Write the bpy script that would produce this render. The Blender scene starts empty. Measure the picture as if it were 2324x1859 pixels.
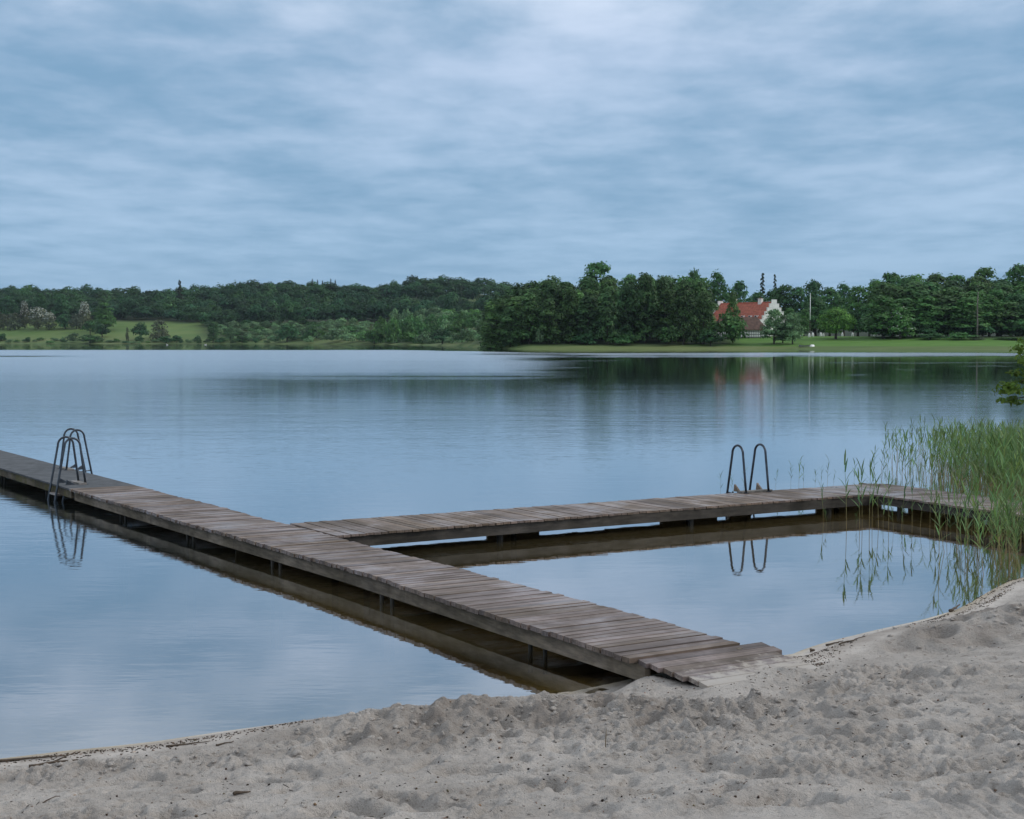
import bpy, math, random
import numpy as np
from mathutils import Vector, Matrix

S = bpy.context.scene
C = S.collection
RAD = math.radians
# ------------------------------------------------------------------ camera
FPX = 3400.0                      # focal length in pixels of the 2324 px wide photograph
CAM_H = 3.0
PITCH = math.atan(158.5 / FPX)
cam = bpy.data.cameras.new('camera')
cam.sensor_width = 36.0
cam.lens = FPX / 2324 * 36
cam.clip_start = 0.1
cam.clip_end = 20000
camo = bpy.data.objects.new('camera', cam)
C.objects.link(camo)
camo.location = (0, 0, CAM_H)
camo.rotation_euler = (math.pi / 2 - PITCH, 0, 0)
S.camera = camo
# ------------------------------------------------------------------ light and exposure
SUN_EL, SUN_AZ = 36.0, 84.0      # azimuth clockwise from +Y (the lake), high above thin cloud
S.view_settings.view_transform = 'Standard'
S.view_settings.look = 'None'
S.view_settings.gamma = 1
S.view_settings.exposure = 0.0
S.render.engine = 'CYCLES'
S.cycles.use_denoising = True
S.cycles.max_bounces = 8
S.cycles.transparent_max_bounces = 12
S.cycles.caustics_reflective = False
S.cycles.caustics_refractive = False
S.cycles.sample_clamp_indirect = 4


class NT:
    """small helper to wire node trees"""
    def __init__(self, tree):
        self.t = tree
        self.t.nodes.clear()

    def n(self, kind, **kw):
        nd = self.t.nodes.new(kind)
        for k, v in kw.items():
            if k.startswith('_'):
                setattr(nd, k[1:], v)
        for k, v in kw.items():
            if k.startswith('_'):
                continue
            sock = None
            key = k.replace('__', ' ')
            if key.startswith('i') and key[1:].isdigit():
                sock = nd.inputs[int(key[1:])]
            else:
                sock = nd.inputs[key]
            if isinstance(v, tuple) and len(v) == 2 and hasattr(v[0], 'outputs'):
                self.t.links.new(v[0].outputs[v[1]], sock)
            elif hasattr(v, 'outputs'):
                self.t.links.new(v.outputs[0], sock)
            else:
                sock.default_value = v
        return nd

    def math(self, op, a, b=0.0, c=0.0, clamp=False):
        return self.n('ShaderNodeMath', _operation=op, _use_clamp=clamp, i0=a, i1=b, i2=c)

    def mix(self, f, a, b, mode='MIX'):
        m = self.t.nodes.new('ShaderNodeMix')
        m.data_type = 'RGBA'
        m.blend_type = mode
        for idx, v in ((0, f), (6, a), (7, b)):
            if isinstance(v, tuple) and len(v) == 2 and hasattr(v[0], 'outputs'):
                self.t.links.new(v[0].outputs[v[1]], m.inputs[idx])
            elif hasattr(v, 'outputs'):
                o = v.outputs[2] if v.bl_idname == 'ShaderNodeMix' else v.outputs[0]
                self.t.links.new(o, m.inputs[idx])
            else:
                m.inputs[idx].default_value = v if idx == 0 or len(v) == 4 else (*v, 1)
        return (m, 2)

    def ramp(self, f, stops, interp='LINEAR'):
        r = self.n('ShaderNodeValToRGB', i0=f)
        cr = r.color_ramp
        cr.interpolation = interp
        while len(cr.elements) > 1:
            cr.elements.remove(cr.elements[-1])
        for i, (p, col) in enumerate(stops):
            e = cr.elements[0] if i == 0 else cr.elements.new(p)
            e.position = p
            if not isinstance(col, tuple):
                col = (col, col, col)
            e.color = (*col, 1)
        return (r, 0)

    def rng(self, v, a, b, c=0.0, d=1.0, smooth=True):
        return self.n('ShaderNodeMapRange', _interpolation_type='SMOOTHSTEP' if smooth else 'LINEAR',
                      i0=v, i1=a, i2=b, i3=c, i4=d)

    def noise(self, vec, scale, detail=4.0, rough=0.55, dist=0.0):
        return self.n('ShaderNodeTexNoise', Vector=vec, Scale=scale, Detail=detail, Roughness=rough, Distortion=dist)

    def scaled(self, vec, sc):
        return self.n('ShaderNodeVectorMath', _operation='MULTIPLY', i0=vec, i1=sc)


W = bpy.data.worlds.new('World')
S.world = W
W.use_nodes = True
w = NT(W.node_tree)
tc = w.n('ShaderNodeTexCoord')
sep = w.n('ShaderNodeSeparateXYZ', i0=(tc, 'Generated'))
zc = w.math('MAXIMUM', (sep, 2), 0.0)
den = w.math('ADD', zc, 0.075)
px_ = w.math('DIVIDE', (sep, 0), den)
py_ = w.math('DIVIDE', (sep, 1), den)
cv = w.n('ShaderNodeCombineXYZ', i0=px_, i1=py_, i2=0.0)
sky = w.n('ShaderNodeTexSky', _sky_type='NISHITA', _sun_disc=False, _sun_elevation=RAD(SUN_EL),
          _sun_rotation=RAD(SUN_AZ), _air_density=1.0, _dust_density=1.0, _ozone_density=1.0)
n1 = w.noise(w.scaled(cv, (0.72, 0.40, 1)), 1.0, 6.0, 0.47, 0.12)
n2 = w.noise(w.scaled(cv, (1.7, 1.25, 1)), 1.9, 6.0, 0.56, 0.1)
n3 = w.noise(w.scaled(cv, (0.16, 0.18, 1)), 1.0, 2.0, 0.5)
cl = w.math('ADD', w.math('MULTIPLY', (n1, 0), 0.62), w.math('MULTIPLY', (n2, 0), 0.38))
cl = w.math('ADD', cl, w.math('MULTIPLY', w.math('SUBTRACT', (n3, 0), 0.5), 0.30))
cf = w.rng(cl, 0.33, 0.67)
el = w.rng((sep, 2), 0.0, 0.84, smooth=False)
dark = w.ramp(el, [(0.0, (2.0, 3.5, 5.25)), (0.15, (1.75, 3.25, 4.95)), (0.27, (1.95, 3.4, 5.1)), (0.37, (4.4, 5.5, 6.8)), (0.5, (6.2, 7.0, 7.9)), (1.0, (4.2, 5.0, 5.9))])
lite = w.ramp(el, [(0.0, (2.4, 3.95, 5.7)), (0.07, (3.2, 4.8, 6.7)), (0.22, (5.0, 6.1, 7.9)), (0.37, (8.3, 9.0, 10.0)), (0.5, (10.6, 11.0, 11.5)), (1.0, (6.4, 7.1, 7.9))])
ccol = w.mix(cf, dark, lite)
skyc = w.mix(0.94, (sky, 0), ccol)
bg = w.n('ShaderNodeBackground', Color=skyc, Strength=0.115)
out = w.n('ShaderNodeOutputWorld', Surface=bg)

sun = bpy.data.lights.new('sun', 'SUN')
sun.energy = 1.5
sun.angle = RAD(11)
sun.color = (1.0, 0.95, 0.88)
suno = bpy.data.objects.new('sun', sun)
C.objects.link(suno)
el_, az_ = RAD(SUN_EL), RAD(SUN_AZ)
sd = Vector((math.sin(az_) * math.cos(el_), math.cos(az_) * math.cos(el_), math.sin(el_)))
suno.rotation_euler = sd.to_track_quat('Z', 'Y').to_euler()
suno.location = sd * 50


# ------------------------------------------------------------------ helpers
def un(px, py, z=0.0):
    """photograph pixel -> the world point of that sight line at height z"""
    x, zz = (px - 1162) / FPX, -(py - 929.5) / FPX
    Y = math.cos(PITCH) + zz * math.sin(PITCH)
    Z = -math.sin(PITCH) + zz * math.cos(PITCH)
    t = (z - CAM_H) / Z
    return np.array([x * t, Y * t, z])


def x_at(px, d):
    return (px - 1162) / FPX * d


def z_at(py, d):
    zz = -(py - 929.5) / FPX
    Y = math.cos(PITCH) + zz * math.sin(PITCH)
    Z = -math.sin(PITCH) + zz * math.cos(PITCH)
    return CAM_H + Z / Y * d


def tag(o, label=None, cat=None, group=None, kind=None):
    if label:
        o['label'] = label
    if cat:
        o['category'] = cat
    if group:
        o['group'] = group
    if kind:
        o['kind'] = kind
    return o


def empty(name, loc, label, cat, group=None, rz=0.0, sc=1.0):
    o = bpy.data.objects.new(name, None)
    o.empty_display_size = 0.2
    C.objects.link(o)
    o.location = loc
    o.rotation_euler = (0, 0, rz)
    o.scale = sc if isinstance(sc, tuple) else (sc, sc, sc)
    return tag(o, label, cat, group)


def link(name, me, parent=None, loc=None):
    o = bpy.data.objects.new(name, me)
    C.objects.link(o)
    if parent:
        o.parent = parent
    if loc is not None:
        o.location = loc
    return o


def np_mesh(name, V, Fq, mats, col=None, mi=None, smooth=False, attrs=None):
    """mesh from numpy verts, faces (list of arrays, each n x k), per-vertex colour"""
    V = np.asarray(V, dtype=np.float32)
    if isinstance(Fq, np.ndarray):
        Fq = [Fq]
    Fq = [f for f in Fq if len(f)]
    me = bpy.data.meshes.new(name)
    nl = sum(f.size for f in Fq)
    nf = sum(len(f) for f in Fq)
    me.vertices.add(len(V))
    me.vertices.foreach_set('co', V.ravel())
    me.loops.add(nl)
    me.loops.foreach_set('vertex_index', np.concatenate([f.ravel() for f in Fq]).astype(np.int32))
    me.polygons.add(nf)
    tot = np.concatenate([np.full(len(f), f.shape[1]) for f in Fq]).astype(np.int32)
    me.polygons.foreach_set('loop_start', np.concatenate([[0], np.cumsum(tot)[:-1]]).astype(np.int32))
    me.polygons.foreach_set('loop_total', tot)
    if mi is not None:
        me.polygons.foreach_set('material_index', np.asarray(mi, dtype=np.int32))
    if smooth:
        me.polygons.foreach_set('use_smooth', np.ones(nf, dtype=bool))
    for m in (mats if isinstance(mats, (list, tuple)) else [mats]):
        me.materials.append(m)
    if col is not None:
        a = me.color_attributes.new('tint', 'FLOAT_COLOR', 'POINT')
        cc = np.ones((len(V), 4), dtype=np.float32)
        cc[:, :col.shape[1]] = col
        a.data.foreach_set('color', cc.ravel())
    for k, v in (attrs or {}).items():
        a = me.attributes.new(k, 'FLOAT', 'POINT')
        a.data.foreach_set('value', np.asarray(v, dtype=np.float32))
    me.update(calc_edges=True)
    me.validate()
    return me


class MB:
    """collects boxes, tubes and slabs into ONE mesh"""
    def __init__(self):
        self.v, self.f, self.c, self.m = [], [], [], []
        self.col = (0.5, 0.5, 0.5)
        self.mat = 0

    def add(self, vs, fs):
        b = len(self.v)
        self.v += [tuple(map(float, p)) for p in vs]
        self.c += [self.col] * len(vs)
        self.f += [tuple(i + b for i in f) for f in fs]
        self.m += [self.mat] * len(fs)

    def hexa(self, p):
        """eight corners: bottom four counter-clockwise, then top four"""
        self.add(p, [(3, 2, 1, 0), (4, 5, 6, 7), (0, 1, 5, 4), (1, 2, 6, 5), (2, 3, 7, 6), (3, 0, 4, 7)])

    def box(self, c, s, rz=0.0, rx=0.0):
        M = Matrix.Translation(c) @ Matrix.Rotation(rz, 4, 'Z') @ Matrix.Rotation(rx, 4, 'X')
        hx, hy, hz = s[0] / 2, s[1] / 2, s[2] / 2
        self.hexa([M @ Vector(q) for q in [(-hx, -hy, -hz), (hx, -hy, -hz), (hx, hy, -hz), (-hx, hy, -hz),
                                          (-hx, -hy, hz), (hx, -hy, hz), (hx, hy, hz), (-hx, hy, hz)]])

    def tube(self, path, r, n=8, cap=True):
        path = [Vector(p) for p in path]
        rs = r if isinstance(r, (list, tuple)) else [r] * len(path)
        prev = None
        vs, fs = [], []
        for i, p in enumerate(path):
            t = (path[min(i + 1, len(path) - 1)] - path[max(i - 1, 0)]).normalized()
            if prev is None:
                ref = Vector((0, 0, 1)) if abs(t.z) < 0.9 else Vector((1, 0, 0))
                u = t.cross(ref).normalized()
            else:
                u = (prev - t * prev.dot(t)).normalized()
            prev = u
            b = t.cross(u)
            for k in range(n):
                a = 2 * math.pi * k / n
                vs.append(p + (u * math.cos(a) + b * math.sin(a)) * rs[i])
        for i in range(len(path) - 1):
            for k in range(n):
                k2 = (k + 1) % n
                fs.append((i * n + k, i * n + k2, (i + 1) * n + k2, (i + 1) * n + k))
        if cap:
            fs.append(tuple(reversed(range(n))))
            fs.append(tuple((len(path) - 1) * n + k for k in range(n)))
        self.add(vs, fs)

    def mesh(self, name, mats, smooth=False):
        me = bpy.data.meshes.new(name)
        me.from_pydata(self.v, [], self.f)
        for m in (mats if isinstance(mats, (list, tuple)) else [mats]):
            me.materials.append(m)
        me.polygons.foreach_set('material_index', self.m)
        a = me.color_attributes.new('tint', 'FLOAT_COLOR', 'POINT')
        a.data.foreach_set('color', np.array([(*c, 1) for c in self.c], dtype=np.float32).ravel())
        if smooth:
            me.polygons.foreach_set('use_smooth', [True] * len(self.f))
        me.update()
        return me

    def build(self, name, mats, parent=None, smooth=False, loc=None):
        return link(name, self.mesh(name, mats, smooth), parent, loc)


def hash2(ix, iy, seed):
    h = (ix.astype(np.int64) * 374761393 + iy.astype(np.int64) * 668265263 + seed * 982451653) & 0xffffffff
    h = ((h ^ (h >> 13)) * 1274126177) & 0xffffffff
    return ((h ^ (h >> 16)) & 0xffff) / 65535.0


def vnoise(x, y, seed=0):
    ix, iy = np.floor(x), np.floor(y)
    fx, fy = x - ix, y - iy
    fx, fy = fx * fx * fx * (fx * (fx * 6 - 15) + 10), fy * fy * fy * (fy * (fy * 6 - 15) + 10)
    a, b = hash2(ix, iy, seed), hash2(ix + 1, iy, seed)
    c, d = hash2(ix, iy + 1, seed), hash2(ix + 1, iy + 1, seed)
    return (a * (1 - fx) + b * fx) * (1 - fy) + (c * (1 - fx) + d * fx) * fy


def fbm(x, y, octv=4, seed=0, gain=0.5):
    s, a, t = 0, 1.0, 0
    ca, sa = math.cos(0.6), math.sin(0.6)
    for i in range(octv):
        s = s + a * vnoise(x, y, seed + i * 17)
        t += a
        a *= gain
        x, y = (x * ca - y * sa) * 2.03 + 11.3, (x * sa + y * ca) * 2.03 + 5.7
    return s / t - 0.5


def sstep(a, b, x):
    t = np.clip((x - a) / (b - a), 0, 1)
    return t * t * (3 - 2 * t)


# ------------------------------------------------------------------ materials
def material(name):
    m = bpy.data.materials.new(name)
    m.use_nodes = True
    return m, NT(m.node_tree)


def leaf_mat(name, base, var=0.35, hue=(1.18, 1.04, 0.8), trans=0.3, lo=0.72, hi=1.32):
    """foliage: base colour times per-leaf tint, with a slow change from plant to plant"""
    m, t = material(name)
    at = t.n('ShaderNodeAttribute', _attribute_name='tint')
    oi = t.n('ShaderNodeObjectInfo')
    g = t.n('ShaderNodeTexCoord')
    nz = t.noise((g, 'Object'), 0.9, 3.0)
    c = t.mix((oi, 'Random'), base, tuple(b * h for b, h in zip(base, hue)))
    c = t.mix(1.0, c, (at, 'Color'), 'MULTIPLY')
    k = t.rng((nz, 0), 0.3, 0.7, 1 - var, 1 + var)
    r2 = t.math('FRACT', t.math('MULTIPLY', (oi, 'Random'), 17.31))
    k = t.math('MULTIPLY', k, t.rng(r2, 0, 1, lo, hi, smooth=False))
    c = t.mix(1.0, c, t.n('ShaderNodeCombineColor', i0=k, i1=k, i2=k), 'MULTIPLY')
    d = t.n('ShaderNodeBsdfPrincipled', Base__Color=c, Roughness=0.62, Specular__IOR__Level=0.25)
    tr = t.n('ShaderNodeBsdfTranslucent', Color=c)
    t.n('ShaderNodeOutputMaterial', Surface=t.n('ShaderNodeMixShader', i0=trans, i1=d, i2=tr))
    return m


def plain_mat(name, base, rough=0.7, scale=8.0, var=0.3, metal=0.0, bump=0.0, tint=False, spec=0.4):
    m, t = material(name)
    g = t.n('ShaderNodeTexCoord')
    nz = t.noise((g, 'Object'), scale, 5.0, 0.6)
    k = t.rng((nz, 0), 0.3, 0.7, 1 - var, 1 + var)
    c = t.mix(1.0, base, t.n('ShaderNodeCombineColor', i0=k, i1=k, i2=k), 'MULTIPLY')
    if tint:
        at = t.n('ShaderNodeAttribute', _attribute_name='tint')
        c = t.mix(1.0, c, (at, 'Color'), 'MULTIPLY')
    p = t.n('ShaderNodeBsdfPrincipled', Base__Color=c, Roughness=rough, Metallic=metal, Specular__IOR__Level=spec)
    if bump:
        b = t.n('ShaderNodeBump', Strength=bump, Distance=0.02, Height=(nz, 0))
        t.t.links.new(b.outputs[0], p.inputs['Normal'])
    t.n('ShaderNodeOutputMaterial', Surface=p)
    return m


def wood_mat(name, base, grain=(1.5, 40, 12), wet=0.8, moss=0.0, sand=False, rough=0.55, rot=0.0):
    """weathered timber: grain stretched along the planks, stains, optional moss"""
    m, t = material(name)
    g = t.n('ShaderNodeTexCoord')
    mp = t.n('ShaderNodeMapping', Vector=(g, 'Object'))
    mp.inputs['Rotation'].default_value = (0, 0, rot)
    fine = t.noise(t.scaled(mp, grain), 1.0, 6.0, 0.65)
    blot = t.noise((g, 'Object'), 1.1, 5.0, 0.6, 0.4)
    blot2 = t.noise((g, 'Object'), 4.3, 4.0, 0.6)
    at = t.n('ShaderNodeAttribute', _attribute_name='tint')
    c = t.mix(1.0, base, (at, 'Color'), 'MULTIPLY')
    k = t.rng((fine, 0), 0.25, 0.75, 0.55, 1.4)
    c = t.mix(1.0, c, t.n('ShaderNodeCombineColor', i0=k, i1=k, i2=k), 'MULTIPLY')
    k2 = t.rng((blot, 0), 0.35, 0.68, 0.0, 1.0)
    c = t.mix(k2, c, t.mix(1.0, c, (1.85, 1.82, 1.95), 'MULTIPLY'))
    k3 = t.rng((blot2, 0), 0.5, 0.75, 0.0, 0.55)
    c = t.mix(k3, c, t.mix(1.0, c, (0.55, 0.5, 0.45), 'MULTIPLY'))
    if moss:
        mo = t.noise((g, 'Object'), 2.2, 5.0, 0.7)
        km = t.rng((mo, 0), 0.72 - moss * 0.3, 0.86 - moss * 0.3, 0.0, 0.8)
        c = t.mix(km, c, (0.075, 0.068, 0.012))
    if sand:
        sa = t.n('ShaderNodeAttribute', _attribute_name='sand')
        sn = t.noise((g, 'Object'), 7.0, 6.0, 0.7)
        ks = t.rng(t.math('ADD', (sa, 'Fac'), t.math('MULTIPLY', t.math('SUBTRACT', (sn, 0), 0.5), 1.1)), 0.42, 0.62)
        c = t.mix(ks, c, (0.36, 0.315, 0.27))
    rr = t.rng((blot, 0), 0.35, 0.7, rough + 0.2, rough - wet * 0.35)
    b = t.n('ShaderNodeBump', Strength=0.35, Distance=0.01, Height=(fine, 0))
    p = t.n('ShaderNodeBsdfPrincipled', Base__Color=c, Roughness=rr, Specular__IOR__Level=0.45, Normal=b)
    t.n('ShaderNodeOutputMaterial', Surface=p)
    return m


def sand_mat():
    m, t = material('sand')
    g = t.n('ShaderNodeTexCoord')
    at = t.n('ShaderNodeAttribute', _attribute_name='tint')      # r: under water, g: damp, b: smooth
    sp = t.n('ShaderNodeSeparateColor', i0=(at, 'Color'))
    n1 = t.noise((g, 'Object'), 1.7, 5.0, 0.6)
    n2 = t.noise((g, 'Object'), 16.0, 5.0, 0.65)
    n3 = t.noise((g, 'Object'), 90.0, 3.0, 0.6)
    n4 = t.noise((g, 'Object'), 330.0, 2.0, 0.6)
    n5 = t.noise((g, 'Object'), 38.0, 4.0, 0.7, 0.6)
    c = t.mix(t.rng((n1, 0), 0.3, 0.7), (0.41, 0.368, 0.332), (0.58, 0.53, 0.485))
    c = t.mix(t.rng((n2, 0), 0.52, 0.70, 0, 0.6), c, (0.22, 0.185, 0.155))
    k = t.rng((n4, 0), 0.25, 0.75, 0.84, 1.14)
    c = t.mix(1.0, c, t.n('ShaderNodeCombineColor', i0=k, i1=k, i2=k), 'MULTIPLY')
    k = t.rng((n3, 0), 0.66, 0.74, 0, 0.6)
    c = t.mix(k, c, (0.10, 0.075, 0.055))
    c = t.mix((sp, 1), c, (0.235, 0.20, 0.172))
    silt = t.mix(t.rng((n1, 0), 0.35, 0.65), (0.40, 0.305, 0.135), (0.50, 0.39, 0.19))
    c = t.mix((sp, 0), c, silt)
    h = t.math('ADD', t.math('MULTIPLY', (n2, 0), 0.9), t.math('ADD', t.math('ADD', t.math('MULTIPLY', (n5, 0), 0.55), t.math('MULTIPLY', (n3, 0), 0.35)), t.math('MULTIPLY', (n4, 0), 0.10)))
    bs = t.math('MULTIPLY', t.math('SUBTRACT', 1.0, (sp, 2)), 0.9)
    b = t.n('ShaderNodeBump', Strength=bs, Distance=0.06, Height=h)
    p = t.n('ShaderNodeBsdfPrincipled', Base__Color=c, Roughness=0.9, Specular__IOR__Level=0.2, Normal=b)
    t.n('ShaderNodeOutputMaterial', Surface=p)
    return m


def water_mat():
    m, t = material('water')
    geo = t.n('ShaderNodeNewGeometry')
    at = t.n('ShaderNodeAttribute', _attribute_name='tint')      # r: wind ripple, g: see-through shallows, b: calm pool
    sp = t.n('ShaderNodeSeparateColor', i0=(at, 'Color'))
    P = (geo, 'Position')
    big = t.noise(t.scaled(P, (0.16, 0.42, 1)), 1.0, 3.0, 0.55)
    mid = t.noise(t.scaled(P, (1.1, 3.6, 1)), 1.0, 3.0, 0.55, 0.3)
    fine = t.noise(t.scaled(P, (3.2, 9.0, 1)), 1.0, 2.0, 0.5)
    h = t.math('ADD', t.math('MULTIPLY', (mid, 0), 0.055), t.math('MULTIPLY', (fine, 0), 0.016))
    h = t.math('ADD', h, t.math('MULTIPLY', (big, 0), 0.10))
    calm = t.math('SUBTRACT', 1.0, (sp, 2))
    st = t.math('ADD', 0.012, t.math('MULTIPLY', calm, t.math('ADD', 0.075, t.math('MULTIPLY', (sp, 0), 0.4))))
    b = t.n('ShaderNodeBump', Strength=st, Distance=1.0, Height=h)
    rough = t.math('ADD', 0.012, t.math('MULTIPLY', t.math('SQRT', (sp, 0)), 0.175))
    fr = t.n('ShaderNodeFresnel', IOR=1.333, Normal=b)
    fr = t.math('MINIMUM', t.math('POWER', fr, 0.38), 1.0)
    gl = t.n('ShaderNodeBsdfGlossy', _distribution='GGX', Color=(0.92, 0.95, 0.98, 1), Roughness=rough, Normal=b)
    silt = t.rng((sp, 1), 0.14, 0.50)      # stirred up sand makes the shallows olive brown
    body = t.n('ShaderNodeBsdfDiffuse', Color=t.mix(silt, (0.016, 0.022, 0.020), (0.150, 0.110, 0.045)))
    tr = t.n('ShaderNodeBsdfTransparent', Color=(0.87, 0.79, 0.58, 1))
    under = t.n('ShaderNodeMixShader', i0=(sp, 1), i1=body, i2=tr)
    t.n('ShaderNodeOutputMaterial', Surface=t.n('ShaderNodeMixShader', i0=fr, i1=under, i2=gl))
    return m


def ground_mat():
    """far land: meadow, rough shore grass, mown lawn and wood floor, blended by what grows there"""
    m, t = material('ground')
    geo = t.n('ShaderNodeNewGeometry')
    at = t.n('ShaderNodeAttribute', _attribute_name='tint')      # r: lawn/meadow, g: wood floor, b: lakebed
    sp = t.n('ShaderNodeSeparateColor', i0=(at, 'Color'))
    P = (geo, 'Position')
    n1 = t.noise(t.scaled(P, (0.012, 0.03, 0.05)), 1.0, 5.0, 0.6)
    n2 = t.noise(t.scaled(P, (0.12, 0.25, 0.25)), 1.0, 4.0, 0.65)
    c = t.mix(t.rng((n1, 0), 0.35, 0.65), (0.085, 0.135, 0.045), (0.150, 0.180, 0.070))
    c = t.mix(t.rng((n2, 0), 0.4, 0.8, 0, 0.5), c, (0.075, 0.125, 0.035))
    c = t.mix((sp, 0), c, t.mix(t.rng((n2, 0), 0.3, 0.7), (0.075, 0.165, 0.030), (0.105, 0.200, 0.045)))
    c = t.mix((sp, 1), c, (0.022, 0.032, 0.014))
    c = t.mix((sp, 2), c, (0.05, 0.04, 0.02))
    p = t.n('ShaderNodeBsdfPrincipled', Base__Color=c, Roughness=0.9, Specular__IOR__Level=0.15)
    t.n('ShaderNodeOutputMaterial', Surface=p)
    return m


M = {}
M['sand'] = sand_mat()
M['water'] = water_mat()
M['ground'] = ground_mat()
A1 = math.atan2(0.848, -0.53)      # heading of the main jetty
M['deck'] = wood_mat('deck_planks', (0.126, 0.097, 0.078), sand=False, rot=-(A1 - math.pi / 2))
M['deck_sandy'] = wood_mat('sandy_planks', (0.122, 0.098, 0.084), sand=True, rot=-(A1 - math.pi / 2))
M['deck_cross'] = wood_mat('cross_planks', (0.124, 0.094, 0.071), rot=-(A1 - math.pi))
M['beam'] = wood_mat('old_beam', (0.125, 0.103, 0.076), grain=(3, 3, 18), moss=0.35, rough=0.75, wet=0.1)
M['mossy'] = wood_mat('mossy_beam', (0.070, 0.058, 0.040), grain=(3, 3, 18), moss=0.85, rough=0.8, wet=0.1)
M['beam_dark'] = wood_mat('wet_shaded_beam', (0.034, 0.029, 0.023), grain=(3, 3, 18), moss=0.2, rough=0.7, wet=0.1)  # wet timber, its colour also darkened for the shadow under the deck lip
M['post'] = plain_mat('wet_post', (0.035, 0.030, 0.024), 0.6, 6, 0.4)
M['felt'] = plain_mat('roofing_felt', (0.072, 0.076, 0.082), 0.85, 5, 0.3, bump=0.2)
M['steel'] = plain_mat('dull_steel', (0.070, 0.082, 0.098), 0.42, 9, 0.3, metal=0.75)
M['step'] = wood_mat('step_board', (0.20, 0.175, 0.15), grain=(8, 8, 8))
M['bark'] = plain_mat('bark', (0.060, 0.050, 0.040), 0.9, 2.0, 0.4)
M['palebark'] = plain_mat('pale_bark', (0.16, 0.145, 0.125), 0.9, 2.0, 0.4)


# ------------------------------------------------------------------ the beach and the near lakebed
SHORE = [(-60, -6), (-14, 7.2), (-7, 9.6)] + [tuple(un(a, b)[:2]) for a, b in
         [(0, 1722), (150, 1705), (360, 1688), (500, 1672), (640, 1655), (720, 1643), (900, 1622), (1050, 1606),
          (1205, 1587), (1320, 1568), (1410, 1546), (1560, 1516), (1700, 1500), (1830, 1493), (1900, 1475), (2000, 1450), (2100, 1415),
          (2180, 1380), (2240, 1342), (2290, 1317), (2324, 1309)]] + [(8.4, 20.4), (9.9, 22.3), (11.5, 27), (15, 36), (30, 60), (80, 140)]
SHORE = np.array(SHORE)
SHX, SHY = SHORE[:, 0], SHORE[:, 1]


def shore_dist(X, Y):
    """signed distance to the waterline, positive on the beach"""
    x, y = X.ravel(), Y.ravel()
    best = np.full(x.shape, 1e9)
    for i in range(len(SHORE) - 1):
        a, b = SHORE[i], SHORE[i + 1]
        d = b - a
        t = np.clip(((x - a[0]) * d[0] + (y - a[1]) * d[1]) / (d @ d), 0, 1)
        best = np.minimum(best, np.hypot(x - a[0] - t * d[0], y - a[1] - t * d[1]))
    sgn = np.where(y < np.interp(x, SHX, SHY), 1.0, -1.0)
    return (best * sgn).reshape(X.shape)


def gauss(X, Y, c, s, ang=0.0):
    dx, dy = X - c[0], Y - c[1]
    ca, sa = math.cos(ang), math.sin(ang)
    u, v = dx * ca + dy * sa, -dx * sa + dy * ca
    return np.exp(-0.5 * ((u / s[0]) ** 2 + (v / s[1]) ** 2))


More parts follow.
